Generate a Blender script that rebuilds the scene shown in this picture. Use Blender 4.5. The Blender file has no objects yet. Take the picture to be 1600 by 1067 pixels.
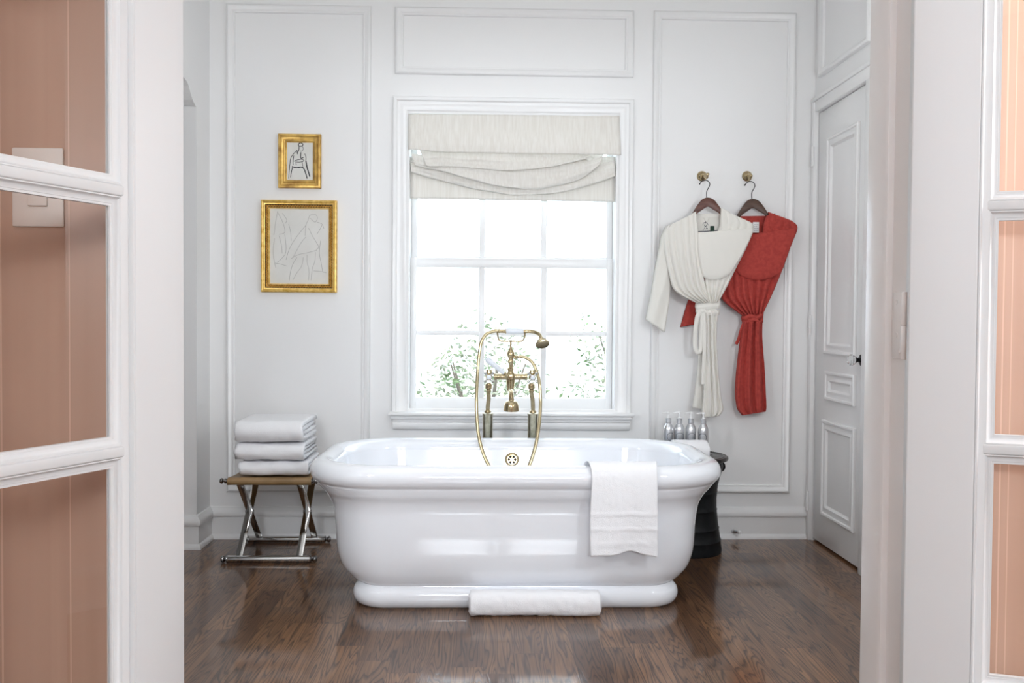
import bpy, bmesh, math, random
from mathutils import Vector, Matrix, noise
random.seed(7)
PI = math.pi
col = bpy.context.scene.collection

# ------------------------------------------------------------------ camera
CAM_H, FPX = 1.15, 1400.0
YAW, PITCH, ROLL = math.radians(1.72), math.radians(1.37), math.radians(.42)
FWD = Vector((math.sin(YAW) * math.cos(PITCH), math.cos(YAW) * math.cos(PITCH), -math.sin(PITCH)))
_r = Vector((math.cos(YAW), -math.sin(YAW), 0))
_u = _r.cross(FWD)
RGT = _r * math.cos(ROLL) + _u * math.sin(ROLL)
UPV = _u * math.cos(ROLL) - _r * math.sin(ROLL)
EYE = Vector((0, 0, CAM_H))
cam = bpy.data.cameras.new('camera')
cam.sensor_width = 36; cam.lens = 36 * FPX / 1600; cam.clip_start = .05
co = bpy.data.objects.new('camera', cam); col.objects.link(co)
M3 = Matrix((RGT, UPV, -FWD)).transposed()
co.matrix_world = Matrix.Translation(EYE) @ M3.to_4x4()
bpy.context.scene.camera = co


def at(px, py, Y):
    """the point of the vertical plane y = Y that was measured at photo pixel (px, py)"""
    d = RGT * (px - 800) - UPV * (py - 533.5) + FWD * FPX
    return EYE + d * (Y / d.y)


# ------------------------------------------------------------------ materials
def mat(name, color=(.8, .8, .8), rough=.5, metal=0., **kw):
    m = bpy.data.materials.new(name); m.use_nodes = True
    b = m.node_tree.nodes['Principled BSDF']
    b.inputs['Base Color'].default_value = (*color, 1)
    b.inputs['Roughness'].default_value = rough
    b.inputs['Metallic'].default_value = metal
    for k, v in kw.items():
        b.inputs[k.replace('_', ' ')].default_value = v
    return m


def nodes(m):
    nt = m.node_tree
    return nt, nt.nodes, nt.links, nt.nodes['Principled BSDF']


def N(nt, t, **kw):
    n = nt.nodes.new(t)
    for k, v in kw.items():
        if k in n.inputs: n.inputs[k].default_value = v
        else: setattr(n, k, v)
    return n


def bump(m, scale=200., strength=.2, dist=.002, stretch=(1, 1, 1), detail=3., rough=None):
    nt, n, l, b = nodes(m)
    tc = N(nt, 'ShaderNodeTexCoord'); mp = N(nt, 'ShaderNodeMapping'); mp.inputs['Scale'].default_value = stretch
    no = N(nt, 'ShaderNodeTexNoise', Scale=scale, Detail=detail)
    bp = N(nt, 'ShaderNodeBump', Strength=strength, Distance=dist)
    l.new(tc.outputs['Object'], mp.inputs[0]); l.new(mp.outputs[0], no.inputs['Vector'])
    l.new(no.outputs['Fac'], bp.inputs['Height']); l.new(bp.outputs[0], b.inputs['Normal'])
    return m


def vary(m, c1, c2, scale=6., stretch=(1, 1, 1), detail=4., lo=.35, hi=.65):
    nt, n, l, b = nodes(m)
    tc = N(nt, 'ShaderNodeTexCoord'); mp = N(nt, 'ShaderNodeMapping'); mp.inputs['Scale'].default_value = stretch
    no = N(nt, 'ShaderNodeTexNoise', Scale=scale, Detail=detail)
    r = N(nt, 'ShaderNodeValToRGB')
    r.color_ramp.elements[0].position = lo; r.color_ramp.elements[0].color = (*c1, 1)
    r.color_ramp.elements[1].position = hi; r.color_ramp.elements[1].color = (*c2, 1)
    l.new(tc.outputs['Object'], mp.inputs[0]); l.new(mp.outputs[0], no.inputs['Vector'])
    l.new(no.outputs['Fac'], r.inputs[0]); l.new(r.outputs[0], b.inputs['Base Color'])
    return m


M = {}
M['wall'] = bump(mat('wall_paint', (.85, .85, .85), .5), 60, .05, .001)
M['trim'] = bump(mat('trim_paint', (.84, .84, .84), .3), 30, .03, .001)
M['gloss'] = bump(mat('gloss_door_paint', (.84, .83, .82), .27), 22, .05, .001)
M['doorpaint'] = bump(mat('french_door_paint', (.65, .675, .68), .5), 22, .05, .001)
M['ceil'] = mat('ceiling_paint', (.82, .82, .80), .7)
M['ceramic'] = mat('white_ceramic', (.84, .86, .90), .06, Coat_Weight=.5, Coat_Roughness=.03)
M['brass'] = vary(mat('polished_brass', (.5, .37, .18), .22, 1.), (.42, .33, .19), (.56, .46, .29), 40)
M['nickel'] = vary(bump(mat('aged_brass', (.5, .45, .33), .30, 1.), 300, .2, .001), (.42, .38, .27), (.56, .52, .40), 60)
M['hose'] = bump(mat('brass_hose', (.58, .49, .31), .30, 1.), 260, .3, .001)
M['gilt'] = vary(bump(mat('gilt_wood', (.66, .42, .10), .36, .6), 120, .35, .002), (.72, .44, .09), (.95, .68, .24), 45)
M['giltdark'] = vary(mat('worn_gilt', (.3, .18, .06), .42, .6), (.42, .23, .06), (.80, .54, .16), 22)
M['umber'] = mat('dark_gilt_ground', (.10, .055, .015), .7)
M['chrome'] = mat('chrome', (.62, .61, .60), .12, 1.)
M['dchrome'] = mat('dark_chrome', (.30, .29, .29), .18, 1.)
M['leather'] = vary(bump(mat('tan_leather', (.30, .18, .08), .5), 250, .2, .001), (.25, .155, .065), (.34, .215, .10), 12)
M['towel'] = bump(mat('terry_cotton', (.90, .90, .92), .95), 420, .6, .003, detail=2)
M['linen'] = bump(mat('off_white_robe_cotton', (.77, .75, .70), .9), 350, .35, .001)
M['red'] = vary(bump(mat('brick_red_robe_cotton', (.44, .068, .045), .9), 350, .4, .001), (.36, .040, .032), (.45, .056, .042), 60)
M['redin'] = M['red']
M['blind'] = vary(bump(mat('slub_linen', (.78, .74, .68), .9), 90, .35, .001, (6, 6, .35)), (.80, .77, .72), (.88, .86, .82), 22, (5, 5, .25))
def translucent(m, c, f):
    nt, n, l, b = nodes(m); o = n['Material Output']; tr = N(nt, 'ShaderNodeBsdfTranslucent'); tr.inputs[0].default_value = (*c, 1)
    mx = N(nt, 'ShaderNodeMixShader'); mx.inputs[0].default_value = f
    l.new(b.outputs[0], mx.inputs[1]); l.new(tr.outputs[0], mx.inputs[2]); l.new(mx.outputs[0], o.inputs[0])


translucent(M['blind'], (.86, .83, .78), .17)
M['silver'] = mat('brushed_silver_bottle', (.66, .67, .69), .3, 1.)
M['label'] = mat('grey_label', (.20, .21, .23), .6)
M['white'] = mat('white_plastic', (.82, .82, .82), .35)
M['porcelain'] = mat('porcelain_handle', (.80, .84, .90), .12)
M['drum'] = vary(bump(mat('black_bronze', (.008, .009, .010), .45, .0, Specular_IOR_Level=.22), 60, .3, .002), (.003, .004, .005), (.009, .010, .011), 25)
M['drumtop'] = vary(mat('dark_bronze_top', (.06, .055, .05), .3, .5), (.02, .02, .02), (.08, .075, .07), 18)
M['wood'] = vary(mat('walnut_hanger', (.10, .032, .022), .4), (.075, .024, .017), (.14, .05, .033), 14, (1, 1, 6))
M['dwood'] = vary(mat('dark_walnut_hanger', (.07, .032, .02), .4), (.05, .024, .015), (.10, .048, .03), 14, (1, 1, 6))
M['black'] = mat('black_steel', (.02, .02, .022), .35, .7)
M['dark'] = mat('black_hole', (.008, .007, .006), .6)
M['paper'] = vary(mat('drawing_paper', (.74, .735, .70), .8), (.71, .705, .67), (.77, .765, .735), 8)
M['ink'] = mat('black_ink', (.025, .025, .03), .7)
M['pencil'] = mat('pencil_line', (.47, .46, .44), .8)
M['green'] = mat('green_tag', (.01, .035, .02), .7)
M['tagink'] = mat('label_print', (.12, .12, .14), .8)
M['plate'] = mat('switch_plate', (.74, .68, .62), .4)
M['seam'] = mat('wall_seam', (.75, .50, .42), .3)
M['bark'] = mat('bark', (.13, .11, .09), .9)
M['lawn'] = mat('lawn', (.40, .43, .36), .95)
M['leaf'] = vary(mat('leaf', (.3, .4, .2), .6), (.10, .16, .065), (.28, .28, .22), 3.)


def wallpaper():
    m = bump(mat('pink_wall_paint', (.50, .31, .24), .40), 300, .07, .001)
    nt, n, l, b = nodes(m)
    geo = N(nt, 'ShaderNodeNewGeometry'); mp = N(nt, 'ShaderNodeMapping'); mp.inputs['Scale'].default_value = (9, 9, .12)
    no = N(nt, 'ShaderNodeTexNoise', Scale=3., Detail=3.)
    r = N(nt, 'ShaderNodeValToRGB')
    r.color_ramp.elements[0].position = .3; r.color_ramp.elements[0].color = (.48, .31, .225, 1)
    r.color_ramp.elements[1].position = .7; r.color_ramp.elements[1].color = (.54, .36, .27, 1)
    l.new(geo.outputs['Position'], mp.inputs[0]); l.new(mp.outputs[0], no.inputs['Vector'])
    l.new(no.outputs['Fac'], r.inputs[0]); l.new(r.outputs[0], b.inputs['Base Color'])
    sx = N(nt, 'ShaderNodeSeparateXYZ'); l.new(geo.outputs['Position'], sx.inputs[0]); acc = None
    for x0, w_ in ((-.808, .0016), (-.695, .0011), (.893, .0014), (.908, .0010)):  # left two are wall seams, right two reflection streaks painted into the colour
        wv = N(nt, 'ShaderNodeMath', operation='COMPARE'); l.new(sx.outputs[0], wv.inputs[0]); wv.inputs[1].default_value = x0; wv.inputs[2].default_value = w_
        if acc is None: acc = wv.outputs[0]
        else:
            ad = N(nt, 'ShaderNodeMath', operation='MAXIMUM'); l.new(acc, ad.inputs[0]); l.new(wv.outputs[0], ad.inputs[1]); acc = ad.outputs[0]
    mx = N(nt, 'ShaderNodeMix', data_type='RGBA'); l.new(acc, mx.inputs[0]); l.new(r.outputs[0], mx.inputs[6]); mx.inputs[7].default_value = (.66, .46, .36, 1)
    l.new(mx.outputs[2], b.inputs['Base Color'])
    return m


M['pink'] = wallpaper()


def glass(name, tint=(1, 1, 1), ior=1.5, rough=0.0):
    m = bpy.data.materials.new(name); m.use_nodes = True
    nt = m.node_tree; nt.nodes.clear()
    out = nt.nodes.new('ShaderNodeOutputMaterial'); mix = nt.nodes.new('ShaderNodeMixShader')
    tr = nt.nodes.new('ShaderNodeBsdfTransparent'); tr.inputs[0].default_value = (*tint, 1)
    gl = nt.nodes.new('ShaderNodeBsdfGlossy'); gl.inputs['Roughness'].default_value = rough
    fr = nt.nodes.new('ShaderNodeFresnel'); fr.inputs[0].default_value = ior
    ge = nt.nodes.new('ShaderNodeNewGeometry'); iv = nt.nodes.new('ShaderNodeMath'); iv.operation = 'SUBTRACT'; iv.inputs[0].default_value = 1
    ml = nt.nodes.new('ShaderNodeMath'); ml.operation = 'MULTIPLY'
    nt.links.new(ge.outputs['Backfacing'], iv.inputs[1]); nt.links.new(fr.outputs[0], ml.inputs[0]); nt.links.new(iv.outputs[0], ml.inputs[1])
    nt.links.new(ml.outputs[0], mix.inputs[0]); nt.links.new(tr.outputs[0], mix.inputs[1])
    nt.links.new(gl.outputs[0], mix.inputs[2]); nt.links.new(mix.outputs[0], out.inputs[0])
    return m


M['glass'] = glass('window_glass', (.99, .99, .99))
M['crystal'] = mat('cut_glass', (.95, .97, .97), .02, Transmission_Weight=.9, IOR=1.5)


def floor_mat():
    m = mat('oak_floor', (.09, .045, .026), .3)
    nt, n, l, b = nodes(m)
    geo = N(nt, 'ShaderNodeNewGeometry'); sp = N(nt, 'ShaderNodeSeparateXYZ'); l.new(geo.outputs['Position'], sp.inputs[0])

    def math_(op, a, c=None, v=None):
        k = N(nt, 'ShaderNodeMath', operation=op)
        l.new(a, k.inputs[0]) if not isinstance(a, float) else setattr(k.inputs[0], 'default_value', a)
        if c is not None:
            if isinstance(c, (int, float)): k.inputs[1].default_value = c
            else: l.new(c, k.inputs[1])
        return k.outputs[0]
    xs = math_('DIVIDE', sp.outputs[0], .104)
    ix = math_('FLOOR', xs); fx = math_('FRACT', xs)
    wn = N(nt, 'ShaderNodeTexWhiteNoise', noise_dimensions='1D'); l.new(ix, wn.inputs['W'])
    yo = math_('MULTIPLY_ADD', wn.outputs['Value'], 7.3); yo.node.inputs[2].default_value = 0
    ys = math_('ADD', math_('DIVIDE', sp.outputs[1], 1.05), yo)
    iy = math_('FLOOR', ys); fy = math_('FRACT', ys)
    cid = N(nt, 'ShaderNodeCombineXYZ'); l.new(ix, cid.inputs[0]); l.new(iy, cid.inputs[1])
    w2 = N(nt, 'ShaderNodeTexWhiteNoise', noise_dimensions='2D'); l.new(cid.outputs[0], w2.inputs['Vector'])
    # contour-line grain: stretched noise, per-plank offset
    gv = N(nt, 'ShaderNodeCombineXYZ')
    l.new(math_('MULTIPLY', sp.outputs[0], 9.), gv.inputs[0]); l.new(math_('MULTIPLY', sp.outputs[1], .62), gv.inputs[1])
    l.new(math_('MULTIPLY', w2.outputs['Value'], 40.), gv.inputs[2])
    no = N(nt, 'ShaderNodeTexNoise', Scale=1.25, Detail=2.6, Roughness=.5, Distortion=.22); l.new(gv.outputs[0], no.inputs['Vector'])
    ring = math_('FRACT', math_('MULTIPLY', no.outputs['Fac'], 24.))
    rr = N(nt, 'ShaderNodeValToRGB'); l.new(ring, rr.inputs[0])
    e = rr.color_ramp.elements
    e[0].position = 0; e[0].color = (0, 0, 0, 1); e[1].position = .42; e[1].color = (1, 1, 1, 1)
    k = e.new(.9); k.color = (.8, .8, .8, 1); k = e.new(1.); k.color = (.05, .05, .05, 1)
    fv = N(nt, 'ShaderNodeCombineXYZ'); l.new(math_('MULTIPLY', sp.outputs[0], 150.), fv.inputs[0]); l.new(math_('MULTIPLY', sp.outputs[1], 5.), fv.inputs[1])
    l.new(math_('MULTIPLY', w2.outputs['Value'], 9.), fv.inputs[2])
    fn = N(nt, 'ShaderNodeTexNoise', Scale=1., Detail=3.); l.new(fv.outputs[0], fn.inputs['Vector'])
    base = N(nt, 'ShaderNodeValToRGB'); l.new(w2.outputs['Value'], base.inputs[0])
    e = base.color_ramp.elements
    e[0].color = (.098, .044, .020, 1); e[1].color = (.245, .120, .054, 1)
    k = e.new(.35); k.color = (.155, .076, .036, 1)
    k = e.new(.7); k.color = (.184, .092, .043, 1)
    dk = N(nt, 'ShaderNodeMix', data_type='RGBA', blend_type='MULTIPLY'); l.new(base.outputs[0], dk.inputs[6])
    g2 = N(nt, 'ShaderNodeValToRGB'); l.new(rr.outputs[0], g2.inputs[0])
    g2.color_ramp.elements[0].color = (.15, .135, .125, 1); g2.color_ramp.elements[1].color = (1.05, 1.05, 1.05, 1)
    dk.inputs[0].default_value = .95; l.new(g2.outputs[0], dk.inputs[7])
    d2 = N(nt, 'ShaderNodeMix', data_type='RGBA', blend_type='MULTIPLY'); d2.inputs[0].default_value = .55
    l.new(dk.outputs[2], d2.inputs[6])
    f2 = N(nt, 'ShaderNodeValToRGB'); l.new(fn.outputs['Fac'], f2.inputs[0])
    f2.color_ramp.elements[0].position = .3; f2.color_ramp.elements[0].color = (.5, .5, .5, 1)
    f2.color_ramp.elements[1].position = .7; f2.color_ramp.elements[1].color = (1.35, 1.35, 1.35, 1)
    l.new(f2.outputs[0], d2.inputs[7])
    # joints
    jx = math_('MINIMUM', fx, math_('SUBTRACT', 1., fx)); jy = math_('MINIMUM', fy, math_('SUBTRACT', 1., fy))
    j = math_('MINIMUM', math_('MULTIPLY', jx, .104), math_('MULTIPLY', jy, 1.05))
    jr = N(nt, 'ShaderNodeValToRGB'); l.new(math_('MULTIPLY', j, 500.), jr.inputs[0])
    jr.color_ramp.elements[0].position = .2; jr.color_ramp.elements[0].color = (.45, .42, .4, 1); jr.color_ramp.elements[1].position = .7; jr.color_ramp.elements[1].color = (1, 1, 1, 1)
    d3 = N(nt, 'ShaderNodeMix', data_type='RGBA', blend_type='MULTIPLY'); d3.inputs[0].default_value = 1
    l.new(d2.outputs[2], d3.inputs[6]); l.new(jr.outputs[0], d3.inputs[7]); l.new(d3.outputs[2], b.inputs['Base Color'])
    bp = N(nt, 'ShaderNodeBump', Strength=.10, Distance=.001); l.new(rr.outputs[0], bp.inputs['Height']); l.new(bp.outputs[0], b.inputs['Normal'])
    b.inputs['Roughness'].default_value = .36; b.inputs['Coat Weight'].default_value = .65; b.inputs['Specular IOR Level'].default_value = .25; b.inputs['Coat Roughness'].default_value = .04
    l.new(bp.outputs[0], b.inputs['Coat Normal'])
    return m


M['floor'] = floor_mat()

# ------------------------------------------------------------------ object helpers
def thing(name, label, cat, loc, group=None):
    o = bpy.data.objects.new(name, None); col.objects.link(o); o.location = loc
    o.empty_display_size = .05
    o['label'] = label; o['category'] = cat
    if group: o['group'] = group
    return o


def wloc(o):
    v = Vector(o.location)
    while o.parent: o = o.parent; v += o.location
    return v


def tag(o, label, cat, group=None):
    o['label'] = label; o['category'] = cat
    if group: o['group'] = group
    return o


def obj(name, bm, m, parent=None, smooth=True, label=None, angle=40):
    """bm in world coordinates -> one mesh object (origin at the parent's, or at its own base)"""
    bmesh.ops.recalc_face_normals(bm, faces=bm.faces)
    if parent is None:
        lo = Vector((min(v.co.x for v in bm.verts), min(v.co.y for v in bm.verts), min(v.co.z for v in bm.verts)))
        hi = Vector((max(v.co.x for v in bm.verts), max(v.co.y for v in bm.verts), 0))
        org = Vector(((lo.x + hi.x) / 2, (lo.y + hi.y) / 2, lo.z))
    else:
        org = wloc(parent)
    bmesh.ops.translate(bm, verts=bm.verts, vec=-org)
    me = bpy.data.meshes.new(name); bm.to_mesh(me); bm.free()
    for mm in (m if isinstance(m, (list, tuple)) else [m]):
        me.materials.append(M[mm] if isinstance(mm, str) else mm)
    if smooth:
        for p in me.polygons: p.use_smooth = True
        if hasattr(me, 'set_sharp_from_angle'): me.set_sharp_from_angle(angle=math.radians(angle))
    o = bpy.data.objects.new(name, me); col.objects.link(o)
    if parent is None: o.location = org
    else: o.parent = parent
    if label: o['label'] = label
    return o


def struct(name, bm, m, parent=None, smooth=True):
    o = obj(name, bm, m, parent, smooth)
    if parent is None: o['kind'] = 'structure'
    return o


def B(): return bmesh.new()


def box(bm, x0, x1, y0, y1, z0, z1, bev=0., seg=2):
    t = bmesh.new()
    r = bmesh.ops.create_cube(t, size=1)
    bmesh.ops.scale(t, vec=(x1 - x0, y1 - y0, z1 - z0), verts=t.verts)
    bmesh.ops.translate(t, vec=((x0 + x1) / 2, (y0 + y1) / 2, (z0 + z1) / 2), verts=t.verts)
    if bev: bmesh.ops.bevel(t, geom=list(t.edges), offset=bev, segments=seg, profile=.5, affect='EDGES')
    merge(bm, t); return bm


def merge(bm, t, mtx=None):
    if mtx: bmesh.ops.transform(t, matrix=mtx, verts=t.verts)
    me = bpy.data.meshes.new('tmp'); t.to_mesh(me); t.free(); bm.from_mesh(me); bpy.data.meshes.remove(me)
    return bm


def lathe(bm, prof, origin=(0, 0, 0), axis=(0, 0, 1), seg=32, cap=True):
    """prof: list of (radius, height) along the axis"""
    q = Vector((0, 0, 1)).rotation_difference(Vector(axis).normalized()).to_matrix()
    o = Vector(origin); rings = []
    for r, h in prof:
        if r < 1e-5: rings.append([bm.verts.new(o + q @ Vector((0, 0, h)))])
        else: rings.append([bm.verts.new(o + q @ Vector((r * math.cos(2 * PI * k / seg), r * math.sin(2 * PI * k / seg), h))) for k in range(seg)])
    for a, b in zip(rings, rings[1:]):
        for k in range(seg):
            k2 = (k + 1) % seg
            if len(a) == 1 and len(b) == 1: continue
            if len(a) == 1: bm.faces.new((a[0], b[k2], b[k]))
            elif len(b) == 1: bm.faces.new((a[k], a[k2], b[0]))
            else: bm.faces.new((a[k], a[k2], b[k2], b[k]))
    if cap:
        for r in (rings[0], rings[-1]):
            if len(r) > 2: bm.faces.new(r)
    return bm


def spline(pts, n):
    """Catmull-Rom through the points (tuples of any length), n samples per span"""
    pts = [tuple(p) for p in pts]; out = []
    P = [pts[0]] + pts + [pts[-1]]
    for i in range(1, len(P) - 2):
        for k in range(n):
            t = k / n
            out.append(tuple(.5 * (2 * b + (c - a) * t + (2 * a - 5 * b + 4 * c - d) * t * t + (3 * b - a - 3 * c + d) * t ** 3)
                             for a, b, c, d in zip(P[i - 1], P[i], P[i + 1], P[i + 2])))
    out.append(pts[-1]); return out


def tube(bm, path, rad, seg=12, flat=1.0, cap=True, closed=False):
    path = [Vector(p) for p in path]; n = len(path)
    rads = rad if isinstance(rad, (list, tuple)) else [rad] * n
    tan = [(path[min(i + 1, n - 1)] - path[max(i - 1, 0)]).normalized() for i in range(n)]
    up = Vector((0, 1, 0)) if abs(tan[0].y) < .9 else Vector((1, 0, 0))
    x = tan[0].cross(up).normalized(); rings = []
    for i in range(n):
        x = (x - tan[i] * x.dot(tan[i])).normalized(); y = tan[i].cross(x)
        rings.append([bm.verts.new(path[i] + x * rads[i] * math.cos(2 * PI * k / seg) + y * rads[i] * flat * math.sin(2 * PI * k / seg)) for k in range(seg)])
    for a, b in zip(rings, rings[1:]):
        for k in range(seg): bm.faces.new((a[k], a[(k + 1) % seg], b[(k + 1) % seg], b[k]))
    if cap: bm.faces.new(rings[0]); bm.faces.new(rings[-1])
    return bm


def frame(bm, org, U, V, Nn, rect, prof):
    """mitred rectangular moulding; prof = list of (inset from the outer edge, height above the plane), open section"""
    u0, v0, u1, v1 = rect; org = Vector(org); U = Vector(U); V = Vector(V); Nn = Vector(Nn)
    rings = []
    for d, h in prof:
        rings.append([bm.verts.new(org + U * u + V * v + Nn * h) for u, v in ((u0 + d, v0 + d), (u1 - d, v0 + d), (u1 - d, v1 - d), (u0 + d, v1 - d))])
    rr = rings + [rings[0]]
    for a, b in zip(rr, rr[1:]):
        for k in range(4): bm.faces.new((a[k], a[(k + 1) % 4], b[(k + 1) % 4], b[k]))
    return bm


def sweep(bm, path, prof, closed=False):
    """horizontal run: path of (x, y) corners, room on the left side of travel; prof (out, z) closed loop; mitred"""
    n = len(path); rings = []
    for i in range(n):
        p = Vector(path[i])
        d0 = (p - Vector(path[i - 1])).normalized() if i > 0 else None
        d1 = (Vector(path[i + 1]) - p).normalized() if i < n - 1 else None
        d0 = d0 or d1; d1 = d1 or d0
        n0 = Vector((-d0.y, d0.x)); n1 = Vector((-d1.y, d1.x)); m = (n0 + n1)
        m = m / max(.2, m.dot(n0)) if m.length > 1e-4 else n0
        rings.append([bm.verts.new((p.x + m.x * o, p.y + m.y * o, z)) for o, z in prof])
    k = len(prof)
    for a, b in zip(rings, rings[1:]):
        for j in range(k): bm.faces.new((a[j], a[(j + 1) % k], b[(j + 1) % k], b[j]))
    bm.faces.new(rings[0]); bm.faces.new(rings[-1]); return bm


def sheet(bm, f, nu, nv, thick=.003, nrm=None):
    """closed cloth slab from f(u, v) -> point; the back is offset along nrm(default +Y)"""
    nrm = Vector(nrm or (0, 1, 0))
    A = [[bm.verts.new(f(i / nu, j / nv)) for i in range(nu + 1)] for j in range(nv + 1)]
    Bk = [[bm.verts.new(A[j][i].co + nrm * thick) for i in range(nu + 1)] for j in range(nv + 1)]
    for j in range(nv):
        for i in range(nu):
            bm.faces.new((A[j][i], A[j][i + 1], A[j + 1][i + 1], A[j + 1][i])); bm.faces.new((Bk[j][i], Bk[j + 1][i], Bk[j + 1][i + 1], Bk[j][i + 1]))
    for j in range(nv):
        bm.faces.new((A[j][0], A[j + 1][0], Bk[j + 1][0], Bk[j][0])); bm.faces.new((A[j][nu], Bk[j][nu], Bk[j + 1][nu], A[j + 1][nu]))
    for i in range(nu):
        bm.faces.new((A[0][i], Bk[0][i], Bk[0][i + 1], A[0][i + 1])); bm.faces.new((A[nv][i], A[nv][i + 1], Bk[nv][i + 1], Bk[nv][i]))
    return bm


def ns(x, y=0., z=0.): return noise.noise(Vector((x, y, z)))

SKY, SUN, EXPO, CEIL_FILL, REARL, SIDEL, WALL_FILL = 2.3, 3.0, 1.02, 5, 19, 0.75, 6.8
# ------------------------------------------------------------------ the setting
YB, XR, XL, ZC = 4.70, 1.73, -1.43, 2.98        # back wall, right wall, left wall, ceiling
YD0, YD1 = 1.52, 1.675                          # doorway wall: hall face and bathroom face
JL, JR, ZH = -.566, .725, 2.44                  # doorway opening
HX0, HX1, HY = -2.3, 2.5, -2.9                  # the hall the photograph is taken from

bm = B(); box(bm, -3.4, 2.6, HY - .2, 5.0, -.1, 0); struct('floor', bm, 'floor', smooth=False)
bm = B(); box(bm, -3.4, 2.6, HY - .2, 5.0, ZC, ZC + .1); struct('ceiling', bm, 'ceil', smooth=False)

WX0, WX1, WZ0, WZ1 = -.402, .685, .668, 2.222   # window opening
bm = B()
box(bm, -1.7, WX0, YB, YB + .2, 0, ZC); box(bm, WX1, 1.95, YB, YB + .2, 0, ZC)
box(bm, WX0, WX1, YB, YB + .2, 0, WZ0); box(bm, WX0, WX1, YB, YB + .2, WZ1, ZC)
struct('wall_back', bm, 'wall', smooth=False)

DY0, DY1, DZ = 4.03, 4.655, 2.245               # closet door in the right wall
bm = B()
box(bm, XR, XR + .12, YD1, DY0, 0, ZC); box(bm, XR, XR + .12, DY1, YB, 0, ZC); box(bm, XR, XR + .12, DY0, DY1, DZ, ZC)
box(bm, XR + .12, XR + .17, DY0 - .05, DY1 + .03, 0, DZ + .05)
struct('wall_right', bm, 'wall', smooth=False)


def prism_x(bm, poly, x0, x1):
    a = [bm.verts.new((x0, y, z)) for y, z in poly]; b = [bm.verts.new((x1, y, z)) for y, z in poly]
    n = len(poly)
    for i in range(n): bm.faces.new((a[i], a[(i + 1) % n], b[(i + 1) % n], b[i]))
    bm.faces.new(a); bm.faces.new(b); return bm


AJ = 4.485                                      # far jamb of the arched opening in the left wall
bm = B()
box(bm, XL - .17, XL, AJ, YB, 0, ZC); box(bm, XL - .17, XL, YD1, 2.9, 0, ZC)
arch = [(AJ, 2.19), (4.47, 2.192), (4.43, 2.21), (4.40, 2.235), (4.375, 2.262), (4.35, 2.276), (4.31, 2.283), (4.1, 2.30), (3.7, 2.31), (3.2, 2.295), (2.9, 2.25)]
for (ya, za), (yb, zb) in zip(arch, arch[1:]): prism_x(bm, [(ya, ZC), (ya, za), (yb, zb), (yb, ZC)], XL - .17, XL)
struct('wall_left', bm, 'wall', smooth=False)
bm = B(); box(bm, -3.4, XL - .17, AJ, AJ + .1, 0, ZC); box(bm, -3.4, -3.3, YD1, AJ, 0, ZC)
struct('wall_alcove', bm, 'wall', smooth=False)

# doorway wall: pink plaster on the hall side, white on the bathroom side
bm = B(); yq = YD0 + .02
for y0, y1 in ((YD0, yq),):
    box(bm, HX0, JL - .03, y0, y1, 0, ZC); box(bm, JR + .03, HX1, y0, y1, 0, ZC); box(bm, JL - .03, JR + .03, y0, y1, ZH, ZC)
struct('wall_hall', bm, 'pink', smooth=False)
bm = B()
box(bm, -3.4, JL - .03, yq, YD1, 0, ZC); box(bm, JR + .03, 2.6, yq, YD1, 0, ZC); box(bm, JL - .03, JR + .03, yq, YD1, ZH, ZC)
struct('wall_front', bm, 'wall', smooth=False)
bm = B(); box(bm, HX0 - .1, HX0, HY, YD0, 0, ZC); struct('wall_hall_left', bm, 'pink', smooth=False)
GY0, GY1, GZ0, GZ1 = -1.9, -.3, .60, 2.35        # the hall's tall window in its right wall
bm = B(); box(bm, HX1, HX1 + .1, HY, GY0, 0, ZC); box(bm, HX1, HX1 + .1, GY1, YD0, 0, ZC)
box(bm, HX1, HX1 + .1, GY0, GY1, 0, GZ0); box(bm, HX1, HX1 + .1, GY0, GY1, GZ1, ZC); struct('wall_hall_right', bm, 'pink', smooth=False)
bm = B(); frame(bm, (HX1 + .04, 0, 0), (0, 1, 0), (0, 0, 1), (1, 0, 0), (GY0, GZ0, GY1, GZ1), [(0, 0), (0, .05), (.06, .05), (.06, 0)])
for k in (1, 2, 3): y = GY0 + (GY1 - GY0) * k / 4; box(bm, HX1 + .045, HX1 + .085, y - .022, y + .022, GZ0 + .05, GZ1 - .05)
for z in (.95, 1.8): box(bm, HX1 + .05, HX1 + .08, GY0 + .05, GY1 - .05, z - .018, z + .018)
struct('window_2', bm, 'trim', smooth=False)
RZ0, RZ1, REAR = 1.92, 2.58, ((-.70, .08), (.28, 1.10))      # and a pair of high windows behind the camera
bm = B(); x = HX0
for x0, x1 in REAR: box(bm, x, x0, HY - .15, HY, 0, ZC); x = x1; box(bm, x0, x1, HY - .15, HY, 0, RZ0); box(bm, x0, x1, HY - .15, HY, RZ1, ZC)
box(bm, x, HX1, HY - .15, HY, 0, ZC)
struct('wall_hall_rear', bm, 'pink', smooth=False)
for i, (x0, x1) in enumerate(REAR):
    bm = B(); frame(bm, (0, HY - .04, 0), (1, 0, 0), (0, 0, 1), (0, -1, 0), (x0, RZ0, x1, RZ1), [(0, 0), (0, .05), (.04, .05), (.04, 0)])
    box(bm, x0 + .03, x1 - .03, HY - .08, HY - .05, 2.24, 2.262)
    struct('window_%d' % (3 + i), bm, 'trim', smooth=False)

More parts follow.
